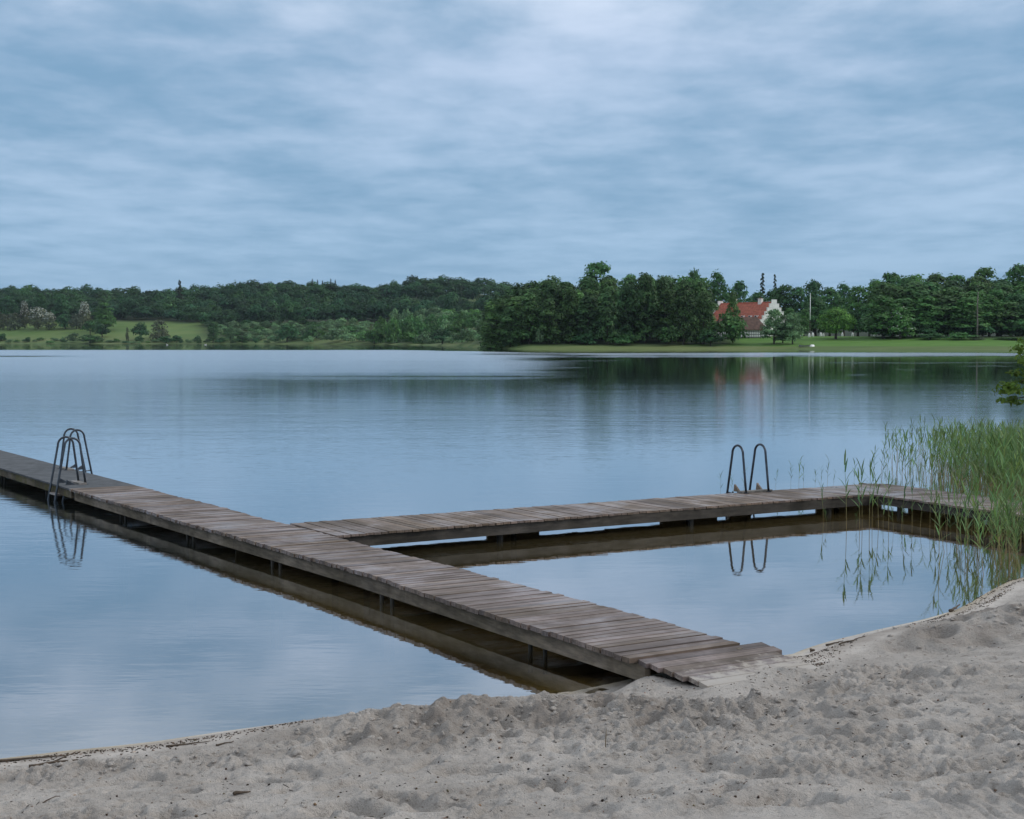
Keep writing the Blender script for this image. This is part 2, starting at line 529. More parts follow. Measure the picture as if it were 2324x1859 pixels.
def sand_height(X, Y):
    s = shore_dist(X, Y)
    wob = 0.12 * fbm(X * 0.9, Y * 0.9, 3, 5)
    h = np.where(s > 0, 0.045 * np.minimum(s, 0.45) + 0.125 * np.maximum(s - 0.45, 0), 0.14 * s)
    h = np.where(s > 0, np.minimum(h, 1.42), np.maximum(h, -1.5))
    nearj = gauss(X, Y, (0.3, 12.4), (1.3, 1.0), 0.5)
    s_l = s + 0.5 * nearj
    land = sstep(0.25, 0.85, s_l)
    # the shovelled bank on the left of the jetty foot
    b1 = gauss(X, Y, (-0.60, 11.45), (0.95, 0.30), 0.25)
    b1 = b1 + 0.15 * gauss(X, Y, (0.45, 11.9), (0.5, 0.3), 0.3)
    h = h + 0.135 * b1
    pit = gauss(X, Y, (-0.42, 10.95), (0.62, 0.17), 0.12)
    h = h - 0.15 * pit
    b2 = gauss(X, Y, (-0.9, 10.45), (0.9, 0.28), 0.1)
    h = h + 0.06 * b2
    heap = gauss(X, Y, (1.25, 11.15), (0.55, 0.35), 0.2)
    h = h + 0.10 * heap
    b3 = gauss(X, Y, (5.05, 14.85), (1.25, 0.55), 0.35)
    h = h + 0.20 * b3 - 0.11 * gauss(X, Y, (4.2, 13.95), (1.1, 0.25), 0.32)
    b4 = gauss(X, Y, (-2.55, 10.05), (0.85, 0.16), 0.1)
    h = h + 0.03 * b4
    rough = sstep(0.25, 1.2, s_l) * (0.40 + 0.8 * sstep(0.3, 0.7, fbm(X * 0.5, Y * 0.5, 3, 31) + 0.5))
    lump = np.clip(b1 + 0.8 * b2 + 1.2 * heap + b3 + 0.4 * b4 + 0.8 * pit, 0, 1.2)
    big = fbm(X * 1.3, Y * 1.5, 4, 3)
    med = fbm(X * 4.2, Y * 4.8, 4, 8)
    bil = np.sqrt(fbm(X * 5.0 + 0.3 * med, Y * 5.5, 4, 12) ** 2 + 0.0012)
    fin = np.sqrt(fbm(X * 15, Y * 16, 3, 22) ** 2 + 0.0006)
    knob = 0.10 * np.tanh(bil / 0.10)
    peb = 0.06 * np.tanh(fin / 0.06)
    crumb = np.tanh(np.sqrt(fbm(X * 33, Y * 35, 2, 27) ** 2 + 0.001) / 0.12)
    h = h + rough * (0.085 * big + 0.08 * med + 0.34 * (knob - 0.06))
    h = h + land * lump * (0.30 * (knob - 0.05) + 0.62 * (peb - 0.04) + 0.07 * med)
    patch = 0.22 + 0.95 * sstep(0.42, 0.60, fbm(X * 0.9, Y * 1.1, 3, 77) + 0.5)
    h = h + land * patch * (1.35 * (peb - 0.04) + 0.045 * (crumb - 0.6) * (1 + lump))
    # footprints and scuffs: flat bottomed with a crisp torn edge and sand pushed up round them
    rng = np.random.default_rng(4)
    n = 760
    fx, fy = rng.uniform(-4.2, 7.0, n), 7.7 + 9.0 * rng.random(n) ** 1.15
    for i in range(n):
        a = rng.uniform(0, math.pi)
        st = rng.uniform(0.045, 0.10) if rng.random() < 0.88 else rng.uniform(0.09, 0.145)
        ix = np.where(np.abs(X[0] - fx[i]) < 0.7)[0]
        iy = np.where(np.abs(Y[:, 0] - fy[i]) < 0.7)[0]
        if len(ix) < 2 or len(iy) < 2:
            continue
        sl = (slice(iy[0], iy[-1] + 1), slice(ix[0], ix[-1] + 1))
        dx, dy = X[sl] - fx[i], Y[sl] - fy[i]
        ca, sa = math.cos(a), math.sin(a)
        el_ = rng.uniform(1.2, 2.3)
        r = np.hypot((dx * ca + dy * sa) / (st * el_), (-dx * sa + dy * ca) / st)
        r = r * (1 + 0.55 * fbm(X[sl] * 6, Y[sl] * 6, 3, i) + 0.25 * fbm(X[sl] * 20, Y[sl] * 20, 2, i + 7))
        dep = st * rng.uniform(0.35, 0.75)
        h[sl] += land[sl] * dep * (-1.0 * sstep(1.12, 0.62, r) + 0.26 * np.exp(-((r - 1.45) / 0.33) ** 2))
    foot = gauss(X, Y, (1.15, 12.65), (0.6, 0.35), -1.0)
    h = h - np.clip(h - 0.10, 0, 1) * np.clip(1.3 * foot, 0, 0.9)
    # clods thrown up on the heap and a few lying about
    n = 760
    for i in range(n):
        if i < 520:
            c = ((1.25, 11.15), (-0.6, 11.4), (-0.9, 10.4), (2.0, 10.9))[i % 4]
            x0, y0 = rng.normal(c[0], 0.5), rng.normal(c[1], 0.22)
        else:
            x0, y0 = rng.uniform(-4, 6), rng.uniform(8, 15)
        rr = (0.012 + 0.05 * rng.random() ** 2) if i < 520 else rng.uniform(0.01, 0.028)
        ix = np.where(np.abs(X[0] - x0) < 0.15)[0]
        iy = np.where(np.abs(Y[:, 0] - y0) < 0.15)[0]
        if len(ix) < 2 or len(iy) < 2:
            continue
        sl = (slice(iy[0], iy[-1] + 1), slice(ix[0], ix[-1] + 1))
        d = np.hypot((X[sl] - x0), (Y[sl] - y0) * 1.15) / rr
        h[sl] += land[sl] * rr * np.clip(1 - d ** 2, 0, 1) ** 0.4 * rng.uniform(0.55, 0.9)
    h = np.where(s > 0.15, np.maximum(h, 0.012 + 0.03 * sstep(0.15, 0.7, s)), h)
    # sand drifted over the jetty foot
    h = h + 0.07 * gauss(X, Y, (2.15, 12.6), (0.42, 0.28), -0.6) 
    # one pass of smoothing takes single grains off the top
    k = h.copy()
    k[1:-1, 1:-1] = (h[1:-1, 1:-1] * 4 + 2 * (h[:-2, 1:-1] + h[2:, 1:-1] + h[1:-1, :-2] + h[1:-1, 2:]) + h[:-2, :-2] + h[:-2, 2:] + h[2:, :-2] + h[2:, 2:]) / 16
    h = k
    # sand banked against the near edge of the ramp and drifted over its lower boards
    js, jo = -0.530 * X + 0.848 * Y, 0.848 * X + 0.530 * Y
    rz = 0.285 - (10.15 - js) * 0.14
    ro_ = 7.58 + 0.36 * (10.15 - js) / 1.4
    wv = 0.02 * fbm(X * 6, Y * 6, 3, 66) + 0.008 * fbm(X * 22, Y * 22, 2, 67)
    w1 = np.exp(-((jo - ro_ + 0.02) / 0.26) ** 2) * sstep(10.22, 9.95, js) * sstep(8.3, 8.8, js)
    h = h * (1 - w1) + w1 * np.clip(h, rz - 0.085 + wv, np.maximum(rz - 0.045 + wv, 0.1))
    cov = sstep(9.75, 9.2, js + 1.5 * wv) * sstep(8.2, 8.7, js) * sstep(7.5, 7.8, jo) * sstep(9.5, 9.2, jo)
    h = h * (1 - cov) + cov * np.maximum(h, rz + 0.018 + 0.8 * wv)
    return h, s, lump


def axis(segs):
    o = []
    for a, b, st in segs:
        o += list(np.arange(a, b - 1e-6, st))
    return np.array(o + [segs[-1][1]])


gx = axis([(-40, -9, 1.2), (-9, -4.3, 0.12), (-4.3, -3.4, 0.03), (-3.4, 3.5, 0.0125), (3.5, 7.2, 0.03), (7.2, 12, 0.15), (12, 44, 1.6)])
gy = axis([(-20, 2, 1.2), (2, 7.6, 0.12), (7.6, 12.8, 0.0135), (12.8, 17, 0.032), (17, 23, 0.10), (23, 30, 0.3), (30, 70, 2.0)])
X, Y = np.meshgrid(gx, gy)
HS, SD, LUMP = sand_height(X, Y)


def sand_z(x, y):
    j = np.clip(np.searchsorted(gx, x) - 1, 0, len(gx) - 2)
    i = np.clip(np.searchsorted(gy, y) - 1, 0, len(gy) - 2)
    tx, ty = (x - gx[j]) / (gx[j + 1] - gx[j]), (y - gy[i]) / (gy[i + 1] - gy[i])
    return (HS[i, j] * (1 - tx) + HS[i, j + 1] * tx) * (1 - ty) + (HS[i + 1, j] * (1 - tx) + HS[i + 1, j + 1] * tx) * ty


def grid_faces(nx, ny):
    a = (np.arange(ny - 1)[:, None] * nx + np.arange(nx - 1)[None, :]).ravel()
    return np.stack([a, a + 1, a + 1 + nx, a + nx], 1)


under = sstep(0.03, -0.04, HS) * sstep(0.2, -0.05, SD)
damp = np.clip(0.5 * sstep(0.35, 0.02, SD) * (SD > 0) + 0.75 * sstep(0.15, 0.6, LUMP) * (0.5 + 1.6 * fbm(X * 3, Y * 3, 3, 71)), 0, 0.6)
smooth = np.clip(sstep(0.42, 0.12, SD + 0.4 * gauss(X, Y, (0.3, 12.4), (1.3, 1.0), 0.5)), 0, 0.6)
col = np.stack([under.ravel(), damp.ravel(), smooth.ravel()], 1)
beach = link('beach', np_mesh('beach', np.stack([X.ravel(), Y.ravel(), HS.ravel()], 1), grid_faces(len(gx), len(gy)),
                              M['sand'], col=col, smooth=True))
tag(beach, kind='structure')

# ------------------------------------------------------------------ far land, one sheet to the horizon
PXS = np.array([-1600, 0, 560, 800, 900, 1000, 1085, 1150, 1200, 1700, 1950, 2324, 3600])
DSH = np.array([1250, 1133, 1050, 960, 900, 735, 560, 480, 464, 464, 455, 442, 400.])
RPX = np.array([-1600, 0, 300, 480, 650, 860, 960, 1030, 1150, 1300, 1600, 3600])
RZ = np.array([36, 39, 37, 41, 48, 46, 51, 52, 46, 38, 30, 28.])
u_px = (PXS - 1162) / FPX
r_px = (RPX - 1162) / FPX


def shore_d(u):
    return np.interp(u, u_px, DSH)


def land_z(x, y):
    """height of the far shore's land (negative: lakebed)"""
    x, y = np.asarray(x, float), np.asarray(y, float)
    u = x / np.maximum(y, 1)
    s = y - shore_d(u) - 3.0 * fbm(x * 0.05, y * 0.03, 3, 40) * 2
    left = sstep(0.0, -0.05, u)
    s0 = np.interp(u * FPX + 1162, [800, 900, 1000, 1100], [12, 90, 170, 300])
    zl = np.where(s < 12, 0.06 * s, 0.72 + 0.008 * np.minimum(s - 12, s0 - 12) + 0.125 * np.maximum(s - s0, 0))
    zl = np.minimum(zl, 17.0)
    ridge = np.interp(u, r_px, RZ)
    zl = zl + (ridge - 17.0) * sstep(1170, 1530, y)
    zr = np.minimum(0.085 * s, 4.2) + 12 * sstep(600, 1130, y) + (ridge - 16) * sstep(1170, 1530, y)
    z = zr * (1 - left) + zl * left
    z = z + sstep(5, 40, s) * (1.0 * left + 0.25) * 2 * fbm(x * 0.02, y * 0.02, 3, 41)
    return np.where(s < 0, np.maximum(0.05 * s, -1.6), z)


uu = np.concatenate([np.linspace(-0.9, -0.45, 9)[:-1], np.linspace(-0.45, 0.45, 240), np.linspace(0.45, 0.9, 9)[1:]])
ta = np.concatenate([np.linspace(0, 1, 26)[:-1], 1 + np.arange(150)])
srow = np.concatenate([np.linspace(-70, -8, 12)[:-1], np.linspace(-8, 30, 58)[:-1], np.linspace(30, 130, 55)[:-1], np.linspace(130, 420, 29)])
rows_ = [np.exp(np.log(3) + (np.log(np.maximum(shore_d(uu) - 70, 10)) - np.log(3)) * t) for t in np.linspace(0, 1, 26)[:-1]]
rows_ += [shore_d(uu) + q for q in srow]
rows_ += [shore_d(uu) + 420 + (2600 - 420 - shore_d(uu)) * t for t in np.linspace(0, 1, 60)[1:] ** 2.2]
YY = np.array(rows_)
U = np.tile(uu, (len(YY), 1))
XX = U * YY
ZZ = land_z(XX, YY)
ZZ = np.where(YY < 75, -1.62, ZZ)
s_ = YY - shore_d(U)
leftm = sstep(0.0, -0.05, U)
lawn = (1 - leftm) * sstep(9, 14, s_) * sstep(0.10, 0.135, U + 0.01 * fbm(XX * 0.02, YY * 0.02, 2, 2))
lawn = np.maximum(lawn, leftm * sstep(25, 60, s_) * 0.35)
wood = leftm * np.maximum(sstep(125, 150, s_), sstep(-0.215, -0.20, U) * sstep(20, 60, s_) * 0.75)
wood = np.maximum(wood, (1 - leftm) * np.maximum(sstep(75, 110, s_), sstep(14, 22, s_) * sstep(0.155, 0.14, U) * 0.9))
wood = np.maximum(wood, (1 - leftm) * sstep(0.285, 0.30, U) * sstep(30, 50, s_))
bed = sstep(0.0, -0.1, ZZ)
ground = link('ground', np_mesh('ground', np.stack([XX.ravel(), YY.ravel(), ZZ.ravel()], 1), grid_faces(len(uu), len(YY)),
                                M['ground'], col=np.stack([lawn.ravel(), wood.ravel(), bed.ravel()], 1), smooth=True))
tag(ground, kind='structure')

# ------------------------------------------------------------------ the lake
uu = np.concatenate([np.linspace(-1.4, -0.4, 10)[:-1], np.linspace(-0.4, 0.4, 200), np.linspace(0.4, 1.4, 10)[1:]])
yy = np.geomspace(6, 1500, 420)
U, YY = np.meshgrid(uu, yy)
XX = U * YY
PX = U * FPX + 1162
lg = np.log(YY)
warp = 0.22 * fbm(PX * 0.010, lg * 2.5, 3, 90) + 0.10 * fbm(PX * 0.05, lg * 9, 2, 91)
streak = fbm(XX * 0.012, lg * 26, 3, 95)
broad = fbm(XX * 0.006, lg * 7, 3, 96)
q = np.exp(lg + warp * 0.45 + streak * 0.30 + broad * 0.25)
qe = np.exp(lg + warp * 0.10 + streak * 0.05)
dl = [20, 30, 42, 60, 75, 100, 118, 150, 250, 340]
left_ = np.interp(q, dl, [0, .04, .10, .22, .34, .42, .55, .75, .95, 1.0])
mid_ = np.interp(q, dl, [0, .03, .06, .10, .05, .06, .16, .62, .92, 1.0])
right_ = np.interp(q, [20, 30, 42, 60, 80, 105, 130, 270, 300, 330], [0, .02, .05, .09, .09, .05, .020, .010, .8, 1.0])
wl = sstep(640, 240, PX + 420 * broad + 120 * streak)
wr = sstep(1120, 1330, PX + 160 * broad)
# the lee of the tall clump reaches farther in front of the highest tree
rip = left_ * wl + mid_ * (1 - wl) * (1 - wr) + right_ * wr
outer = np.interp(PX, [0, 240, 260, 900, 1000, 1180, 1300, 2000, 2324], [420, 430, 430, 430, 400, 345, 330, 345, 330])
rip = rip * sstep(outer * 1.05, outer * 0.98, qe)
rip = rip * (1 - np.exp(-((lg - np.log(272)) / 0.045) ** 2) * sstep(260, 60, PX))
rip = rip * (1 - 0.93 * np.exp(-((lg - np.log(312)) / 0.035) ** 2) * sstep(1000, 1130, PX) * sstep(1330, 1260, PX))
for dd, x0, x1 in ((196, 1880, 2330), (150, 2040, 2080), (170, 2190, 2290), (128, 1930, 1965), (212, 1240, 1420), (160, 1180, 1330)):
    rip = np.maximum(rip, 0.4 * np.exp(-((lg + 0.25 * warp - np.log(dd)) / 0.012) ** 2) * sstep(x0 - 30, x0 + 30, PX) * sstep(x1 + 40, x1 - 40, PX))
rip = np.clip(rip, 0, 1)
sdw = shore_dist(XX, YY)
depth = np.clip(-sdw * 0.14, 0, 1.6)
clear = np.exp(-depth * 1.15)
# the closed pool between the walkways lies still
pool = (YY < 60) & (0.848 * XX + 0.53 * YY > 8.2) & (-0.52 * XX + 0.854 * YY < 19.8)
lee = 0.85 * wr * sstep(58, 128, q)
lee = np.maximum(lee, 0.62 * (1 - wl) * (1 - wr) * sstep(54, 84, q) * sstep(130, 92, q))
still = np.where(pool, 0.93, np.maximum(0.86 * sstep(17, 5, -sdw), lee))
col = np.stack([rip.ravel(), clear.ravel(), still.ravel()], 1)
water = link('water', np_mesh('water', np.stack([XX.ravel(), YY.ravel(), np.zeros(XX.size)], 1), grid_faces(len(uu), len(yy)),
                              M['water'], col=col, smooth=True))
tag(water, kind='structure')

# ------------------------------------------------------------------ jetty
AV = np.array([-0.530, 0.848])       # along the main jetty, away from the beach
PV = np.array([0.848, 0.530])        # across it
DK = 0.31                            # deck height above the water
rnd = random.Random(7)


def j1(s, o, z):
    q = AV * s + PV * o
    return (q[0], q[1], z)


jetty = empty('bathing_jetty', (*(AV * 10.2 + PV * 8.1), 0), 'weathered grey brown plank bathing jetty branching out over the lake from the sandy beach', 'jetty')
JL = Vector(jetty.location)


def jbuild(mb, name, mat, label=None, smooth=False):
    mb.v = [tuple(Vector(p) - JL) for p in mb.v]
    o = mb.build(name, mat, jetty, smooth)
    if label:
        o['label'] = label
    return o


def plank_col():
    k = rnd.uniform(0.72, 1.18)
    h = rnd.random()
    return (k * (1.07 - 0.08 * h), k * 1.0, k * (0.88 + 0.22 * h))


S0, S1, S2 = 10.15, 27.05, 47.0
near_o = lambda s: np.interp(s, [10.15, 12, 13.5, 15, 16.8, 19, 21, 24, 27, 47], [7.53, 7.56, 7.60, 7.66, 7.66, 7.61, 7.58, 7.54, 7.51, 7.51])
far_o = lambda s: np.interp(s, [10.15, 14, 18, 22, 27, 47], [8.73, 8.76, 8.74, 8.75, 8.71, 8.71])
m = MB()
s = S0
while s < S1:
    wd = rnd.uniform(0.112, 0.128)
    e = s + wd - 0.013
    a, b = near_o(s) + rnd.uniform(-0.016, 0.012), far_o(s) + rnd.uniform(-0.012, 0.02)
    z = DK + rnd.uniform(-0.004, 0.004) + 0.006 * math.sin(s * 1.7)
    z2 = z + rnd.uniform(-0.004, 0.004)
    m.col = plank_col()
    m.hexa([j1(s, a, z - 0.045), j1(s, b, z2 - 0.045), j1(e, b, z2 - 0.045), j1(e, a, z - 0.045),
            j1(s, a, z), j1(s, b, z2), j1(e, b, z2), j1(e, a, z)])
    s += wd
jbuild(m, 'deck', M['deck'])
# felt covered outer length
m = MB()
for a, b in ((S1 + 0.01, 33.0), (33.01, 40.0), (40.01, S2)):
    z = DK + 0.004
    m.hexa([j1(a, 7.50, z - 0.03), j1(a, 8.72, z - 0.03), j1(b, 8.72, z - 0.03), j1(b, 7.50, z - 0.03),
            j1(a, 7.50, z), j1(a, 8.72, z), j1(b, 8.72, z), j1(b, 7.50, z)])
jbuild(m, 'felt_covering', M['felt'], 'dark grey felt covered far length of the jetty')


def beam(mb, p, q, zt, zb, th=0.055):
    """a vertical board from p to q (plan points)"""
    p, q = np.array(p), np.array(q)
    d = (q - p) / np.linalg.norm(q - p)
    n = np.array([-d[1], d[0]]) * th / 2
    k = max(1, int(np.linalg.norm(q - p) / 1.2))
    for i in range(k):
        a, b = p + (q - p) * i / k, p + (q - p) * (i + 1) / k
        t = rnd.uniform(0.75, 1.25)
        mb.col = (t, t, t * 0.97)
        mb.hexa([(*(a - n), zb), (*(b - n), zb), (*(b + n), zb), (*(a + n), zb), (*(a - n), zt), (*(b - n), zt), (*(b + n), zt), (*(a + n), zt)])


PL = lambda s, o: AV * s + PV * o
m = MB()
cuts = [10.05, 12.9, 16.2, 19.6, 23.0, S1]
for a, b in zip(cuts[:-1], cuts[1:]):
    beam(m, PL(a, float(near_o(a)) + 0.105), PL(b, float(near_o(b)) + 0.105), DK - 0.052, DK - 0.21)
jbuild(m, 'edge_beam', M['beam'])
m = MB()
for a, b in zip(cuts[:-1], cuts[1:]):
    beam(m, PL(a, 8.66), PL(b, 8.66), DK - 0.034, DK - 0.20)
jbuild(m, 'edge_beam', M['beam'])
m = MB()
beam(m, PL(S1 + 0.02, 7.56), PL(S2, 7.56), DK - 0.028, DK - 0.17)
jbuild(m, 'edge_beam', M['mossy'], 'moss covered beam under the felt covered length')
m = MB()
beam(m, PL(S1 + 0.02, 8.66), PL(S2, 8.66), DK - 0.028, DK - 0.17)
jbuild(m, 'edge_beam', M['beam'])


POSTS = (11.92, 15.06, 18.22, 21.45, 24.7, 29.4, 33.0)


def post(p, zt, zb=-1.7, sz=0.06):
    mb = MB()
    mb.col = (1, 1, 1)
    mb.tube([(p[0], p[1], zb), (p[0], p[1], zt * 0.4), (p[0], p[1], zt)], [sz / 2 * 1.1, sz / 2 * 1.05, sz / 2], 8)
    jbuild(mb, 'post', M['post'], smooth=True)


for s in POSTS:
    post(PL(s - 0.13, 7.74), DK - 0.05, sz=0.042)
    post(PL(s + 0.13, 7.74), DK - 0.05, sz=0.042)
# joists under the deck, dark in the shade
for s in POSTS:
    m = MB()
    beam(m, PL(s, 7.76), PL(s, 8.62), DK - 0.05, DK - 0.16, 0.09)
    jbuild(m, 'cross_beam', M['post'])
# the boards that ramp down into the sand
m = MB()
s = S0 - 0.125
zr = lambda s: 0.285 - (S0 - s) * 0.14
sand_attr = []
while s > 8.7:
    e = s + 0.116
    t = (S0 - s) / 1.4
    a = 7.58 + 0.36 * t + rnd.uniform(-0.015, 0.015)
    b = 8.84 + 0.36 * t + rnd.uniform(-0.03, 0.03) + (0.10 if t < 0.2 else 0)
    m.col = plank_col()
    m.hexa([j1(s, a, zr(s) - 0.04), j1(s, b, zr(s) - 0.04), j1(e, b, zr(e) - 0.04), j1(e, a, zr(e) - 0.04),
            j1(s, a, zr(s)), j1(s, b, zr(s)), j1(e, b, zr(e)), j1(e, a, zr(e))])
    s -= 0.124
rm = m
me = None
rm.v = [tuple(Vector(p) - JL) for p in rm.v]
# cut every ramp board along its length so that drifted sand can be mixed in smoothly
ro = rm.build('ramp', M['deck_sandy'], jetty)
ro['label'] = 'sand strewn boards sloping into the beach'
for o in (ro,):
    co = np.empty(len(o.data.vertices) * 3)
    o.data.vertices.foreach_get('co', co)
    co = co.reshape(-1, 3) + np.array(JL)
    ss = co[:, :2] @ AV
    oo = co[:, :2] @ PV
    at = o.data.attributes.new('sand', 'FLOAT', 'POINT')
    at.data.foreach_set('value', np.clip((S0 - ss) / 0.85, 0, 1.2).astype(np.float32) * 0.8 + 0.10 * (oo > 8.3) + 0.02)
m = MB()
beam(m, PL(10.0, 7.68), PL(8.75, 7.99), 0.10, -0.2, 0.05)
jbuild(m, 'edge_beam', M['beam'], 'dark half buried beam along the ramp')

# the cross walkway and its return to the shore
BV = np.array([0.8545, 0.5195])
QV = np.array([-0.5195, 0.8545])
j2 = lambda s, o, z: (*(BV * s + QV * o), z)
m = MB()
c0 = un(771, 1215, DK)[:2] @ BV - 0.02
c1 = un(1988, 1108, DK)[:2] @ BV + 0.18
s = c0 - 0.62
near2 = lambda s: np.interp(s, [8, 10.5, 14, 19], [18.74, 18.84, 18.93, 18.99])
while s < 20.42:
    wd = rnd.uniform(0.112, 0.128)
    e = s + wd - 0.013
    a, b = near2(s) + rnd.uniform(-0.014, 0.010), 20.38 + rnd.uniform(-0.012, 0.02)
    # where the walkway meets the main deck its boards are cut to the deck's edge
    q = BV * s + QV * a
    if s < c0:
        lim = [o for o in np.arange(a, b, 0.02) if (BV * s + QV * o) @ PV > float(far_o((BV * s + QV * o) @ AV)) + 0.03 and (BV * e + QV * o) @ PV > 8.8]
        if len(lim) < 4:
            s += wd
            continue
        a, b = max(a, lim[0]), min(b, lim[-1])
    if s > c1:
        a = 18.99 + max(0, s - 18.88) * 0.90 + 0.012
        if a > 20.3:
            break
    z = DK + rnd.uniform(-0.004, 0.004)
    m.col = plank_col()
    m.hexa([j2(s, a, z - 0.032), j2(e, a, z - 0.032), j2(e, b, z - 0.032), j2(s, b, z - 0.032),
            j2(s, a, z), j2(e, a, z), j2(e, b, z), j2(s, b, z)])
    s += wd
jbuild(m, 'deck', M['deck_cross'], 'plank walkway crossing behind the still pool')
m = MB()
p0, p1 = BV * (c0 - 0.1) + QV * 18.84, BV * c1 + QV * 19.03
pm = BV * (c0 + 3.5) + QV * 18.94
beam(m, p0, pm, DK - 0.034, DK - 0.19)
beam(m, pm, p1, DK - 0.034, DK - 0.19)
jbuild(m, 'edge_beam', M['beam_dark'], 'wet dark beam facing the still pool, lip shadow in its colour')
m = MB()
zz = [(0.0, 0.02), (2.1, 0.155), (4.18, 0.02), (5.14, 0.155), (5.8, 0.145), (5.9, 0.155), (6.45, 0.138), (7.59, 0.02), (8.8, 0.145), (9.07, 0.03), (9.56, 0.15), (10.3, 0.158), (11.12, 0.02)]
for (a, zb), b in zip(zz, [q[0] for q in zz[1:]] + [20.45 - c0 + 0.9]):
    beam(m, BV * (c0 + a - 0.9) + QV * 20.32, BV * (c0 + b - 0.9) + QV * 20.32, DK - 0.034, zb)
jbuild(m, 'edge_beam', M['beam'])
for o, aa in ((19.12, (0.6, 2.8, 6.4, 9.4)), (20.2, (0.6, 3.7, 7.2, 10.6))):
    for a in aa:
        post(BV * (c0 + a) + QV * o, DK - 0.05, sz=0.09)
# return walkway
C3 = np.array([6.28, 26.06])
D3 = np.array([0.440, -0.898])
N3 = np.array([0.898, 0.440])
m = MB()
m3f = lambda s: np.interp(s, [-3, 0, 5], [1.42, 1.45, 1.35])
s = -1.55
while s < 5.2:
    wd = rnd.uniform(0.112, 0.128)
    e = s + wd - 0.013
    a, b = 0.0 + rnd.uniform(-0.014, 0.01), 1.45 + rnd.uniform(-0.012, 0.02)
    if s < 0:
        a = -s * 0.93 + 0.012
        if a > 1.38:
            s += wd
            continue
    k = [C3 + D3 * s + N3 * a, C3 + D3 * s + N3 * b, C3 + D3 * e + N3 * b, C3 + D3 * e + N3 * a]
    z = DK + rnd.uniform(-0.004, 0.004)
    m.col = plank_col()
    m.hexa([(*q, z - 0.032) for q in k] + [(*q, z) for q in k])
    s += wd
jbuild(m, 'deck', M['deck'], 'plank walkway running back to the shore through the reeds')
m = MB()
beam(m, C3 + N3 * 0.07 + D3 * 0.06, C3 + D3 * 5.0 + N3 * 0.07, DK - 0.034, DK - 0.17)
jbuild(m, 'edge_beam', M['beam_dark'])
m = MB()
for (a, b, zb) in ((-2.0, -1.43, 0.02), (-1.43, -0.62, 0.165), (-0.62, 1.24, 0.03), (1.24, 1.65, 0.15), (1.65, 5.0, 0.03)):
    beam(m, C3 + D3 * a + N3 * 1.38, C3 + D3 * b + N3 * 1.38, DK - 0.034, zb)
jbuild(m, 'edge_beam', M['beam'])
for a in (0.5, 2.4, 4.4):
    for o in (0.2, 1.25):
        post(C3 + D3 * a + N3 * o, DK - 0.05, sz=0.09)


# ------------------------------------------------------------------ bathing ladders
def ladder(base, out_dir, along, label, steps=3, zin=DK, spread=0.78, hgt=0.86, sp=0.46, plate=True, gusset=0.0):
    """two bent tubes from the deck over its edge into the water, with treads and mounting blocks"""
    od, al = Vector((*out_dir, 0)), Vector((*along, 0))
    root = empty('bathing_ladder', (base[0], base[1], zin), label, 'ladder', 'bathing ladders on the jetty')
    for sgn in (0, 1):
        o0 = al * (sp * sgn)
        pts = []
        r = 0.145
        lean_i, lean_o = 0.09, 0.19
        top = hgt - r
        # inner leg
        for t in (0, 0.33, 0.66, 1):
            pts.append(o0 + od * (0.02 + lean_i * t) + Vector((0, 0, top * t)))
        cx = 0.02 + lean_i + r
        for k in range(1, 12):
            a = math.pi - math.pi * k / 12
            pts.append(o0 + od * (cx + r * math.cos(a)) + Vector((0, 0, top + r * 1.05 * math.sin(a))))
        x0 = cx + r
        zb = -1.15
        for t in (0, 0.2, 0.4, 0.6, 0.8, 1):
            z = top + (zb - top) * t
            pts.append(o0 + od * (x0 + lean_o * (top - z)) + Vector((0, 0, z)))
        mb = MB()
        mb.tube(pts, 0.0205, 10)
        mb.build('rail', M['steel'], root, smooth=True)
        # foot flange
        fb = MB()
        fb.tube([o0 + od * 0.02 + Vector((0, 0, 0.002)), o0 + od * 0.02 + Vector((0, 0, 0.016))], 0.05, 10)
        fb.build('foot_plate', M['steel'], root)
        # second, lower strut to the beam
        sb = MB()
        sb.tube([o0 + od * (x0 + lean_o * (top + 0.02)) + Vector((0, 0, -0.02)), o0 + od * (x0 - 0.10) + Vector((0, 0, -0.04))], 0.012, 6)
        sb.tube([o0 + od * (x0 - 0.02) + Vector((0, 0, 0.0)), o0 + od * (x0 + 0.08) + Vector((0, 0, -0.45))], 0.018, 6)
        sb.build('brace', M['steel'], root, smooth=True)
        if gusset:
            gb = MB()
            gb.col = (0.70, 0.60, 0.48)
            p = o0 + od * (x0 - 0.02) + al * 0.03
            th = al * 0.018
            g = [p, p - od * 0.17, p - od * 0.02 + Vector((0, 0, gusset))]
            vs = [q - th for q in g] + [q + th for q in g]
            gb.add([v + Vector((0, 0, 0.005)) for v in vs], [(0, 1, 2), (5, 4, 3), (0, 3, 4, 1), (1, 4, 5, 2), (2, 5, 3, 0)])
            gb.build('bracket', M['step'] if gusset > 0.1 else M['steel'], root)
    ang = math.atan2(al.y, al.x)
    if plate:
        pb = MB()
        pb.col = (0.75, 0.78, 0.8)
        pb.box(al * (sp / 2) + od * 0.09 + Vector((0, 0, 0.0185)), (sp + 0.18, 0.14, 0.033), ang)
        pb.build('mounting_board', M['step'], root)
    for k in range(steps):
        z = -0.17 - 0.28 * k
        tb = MB()
        tb.col = (1.1, 1.1, 1.1)
        tb.box(al * (sp / 2) + od * (0.40 + lean_o * (top - z) - 0.06) + Vector((0, 0, z)), (sp - 0.045, 0.13, 0.03), ang)
        tb.build('tread', M['step'], root)
    return root


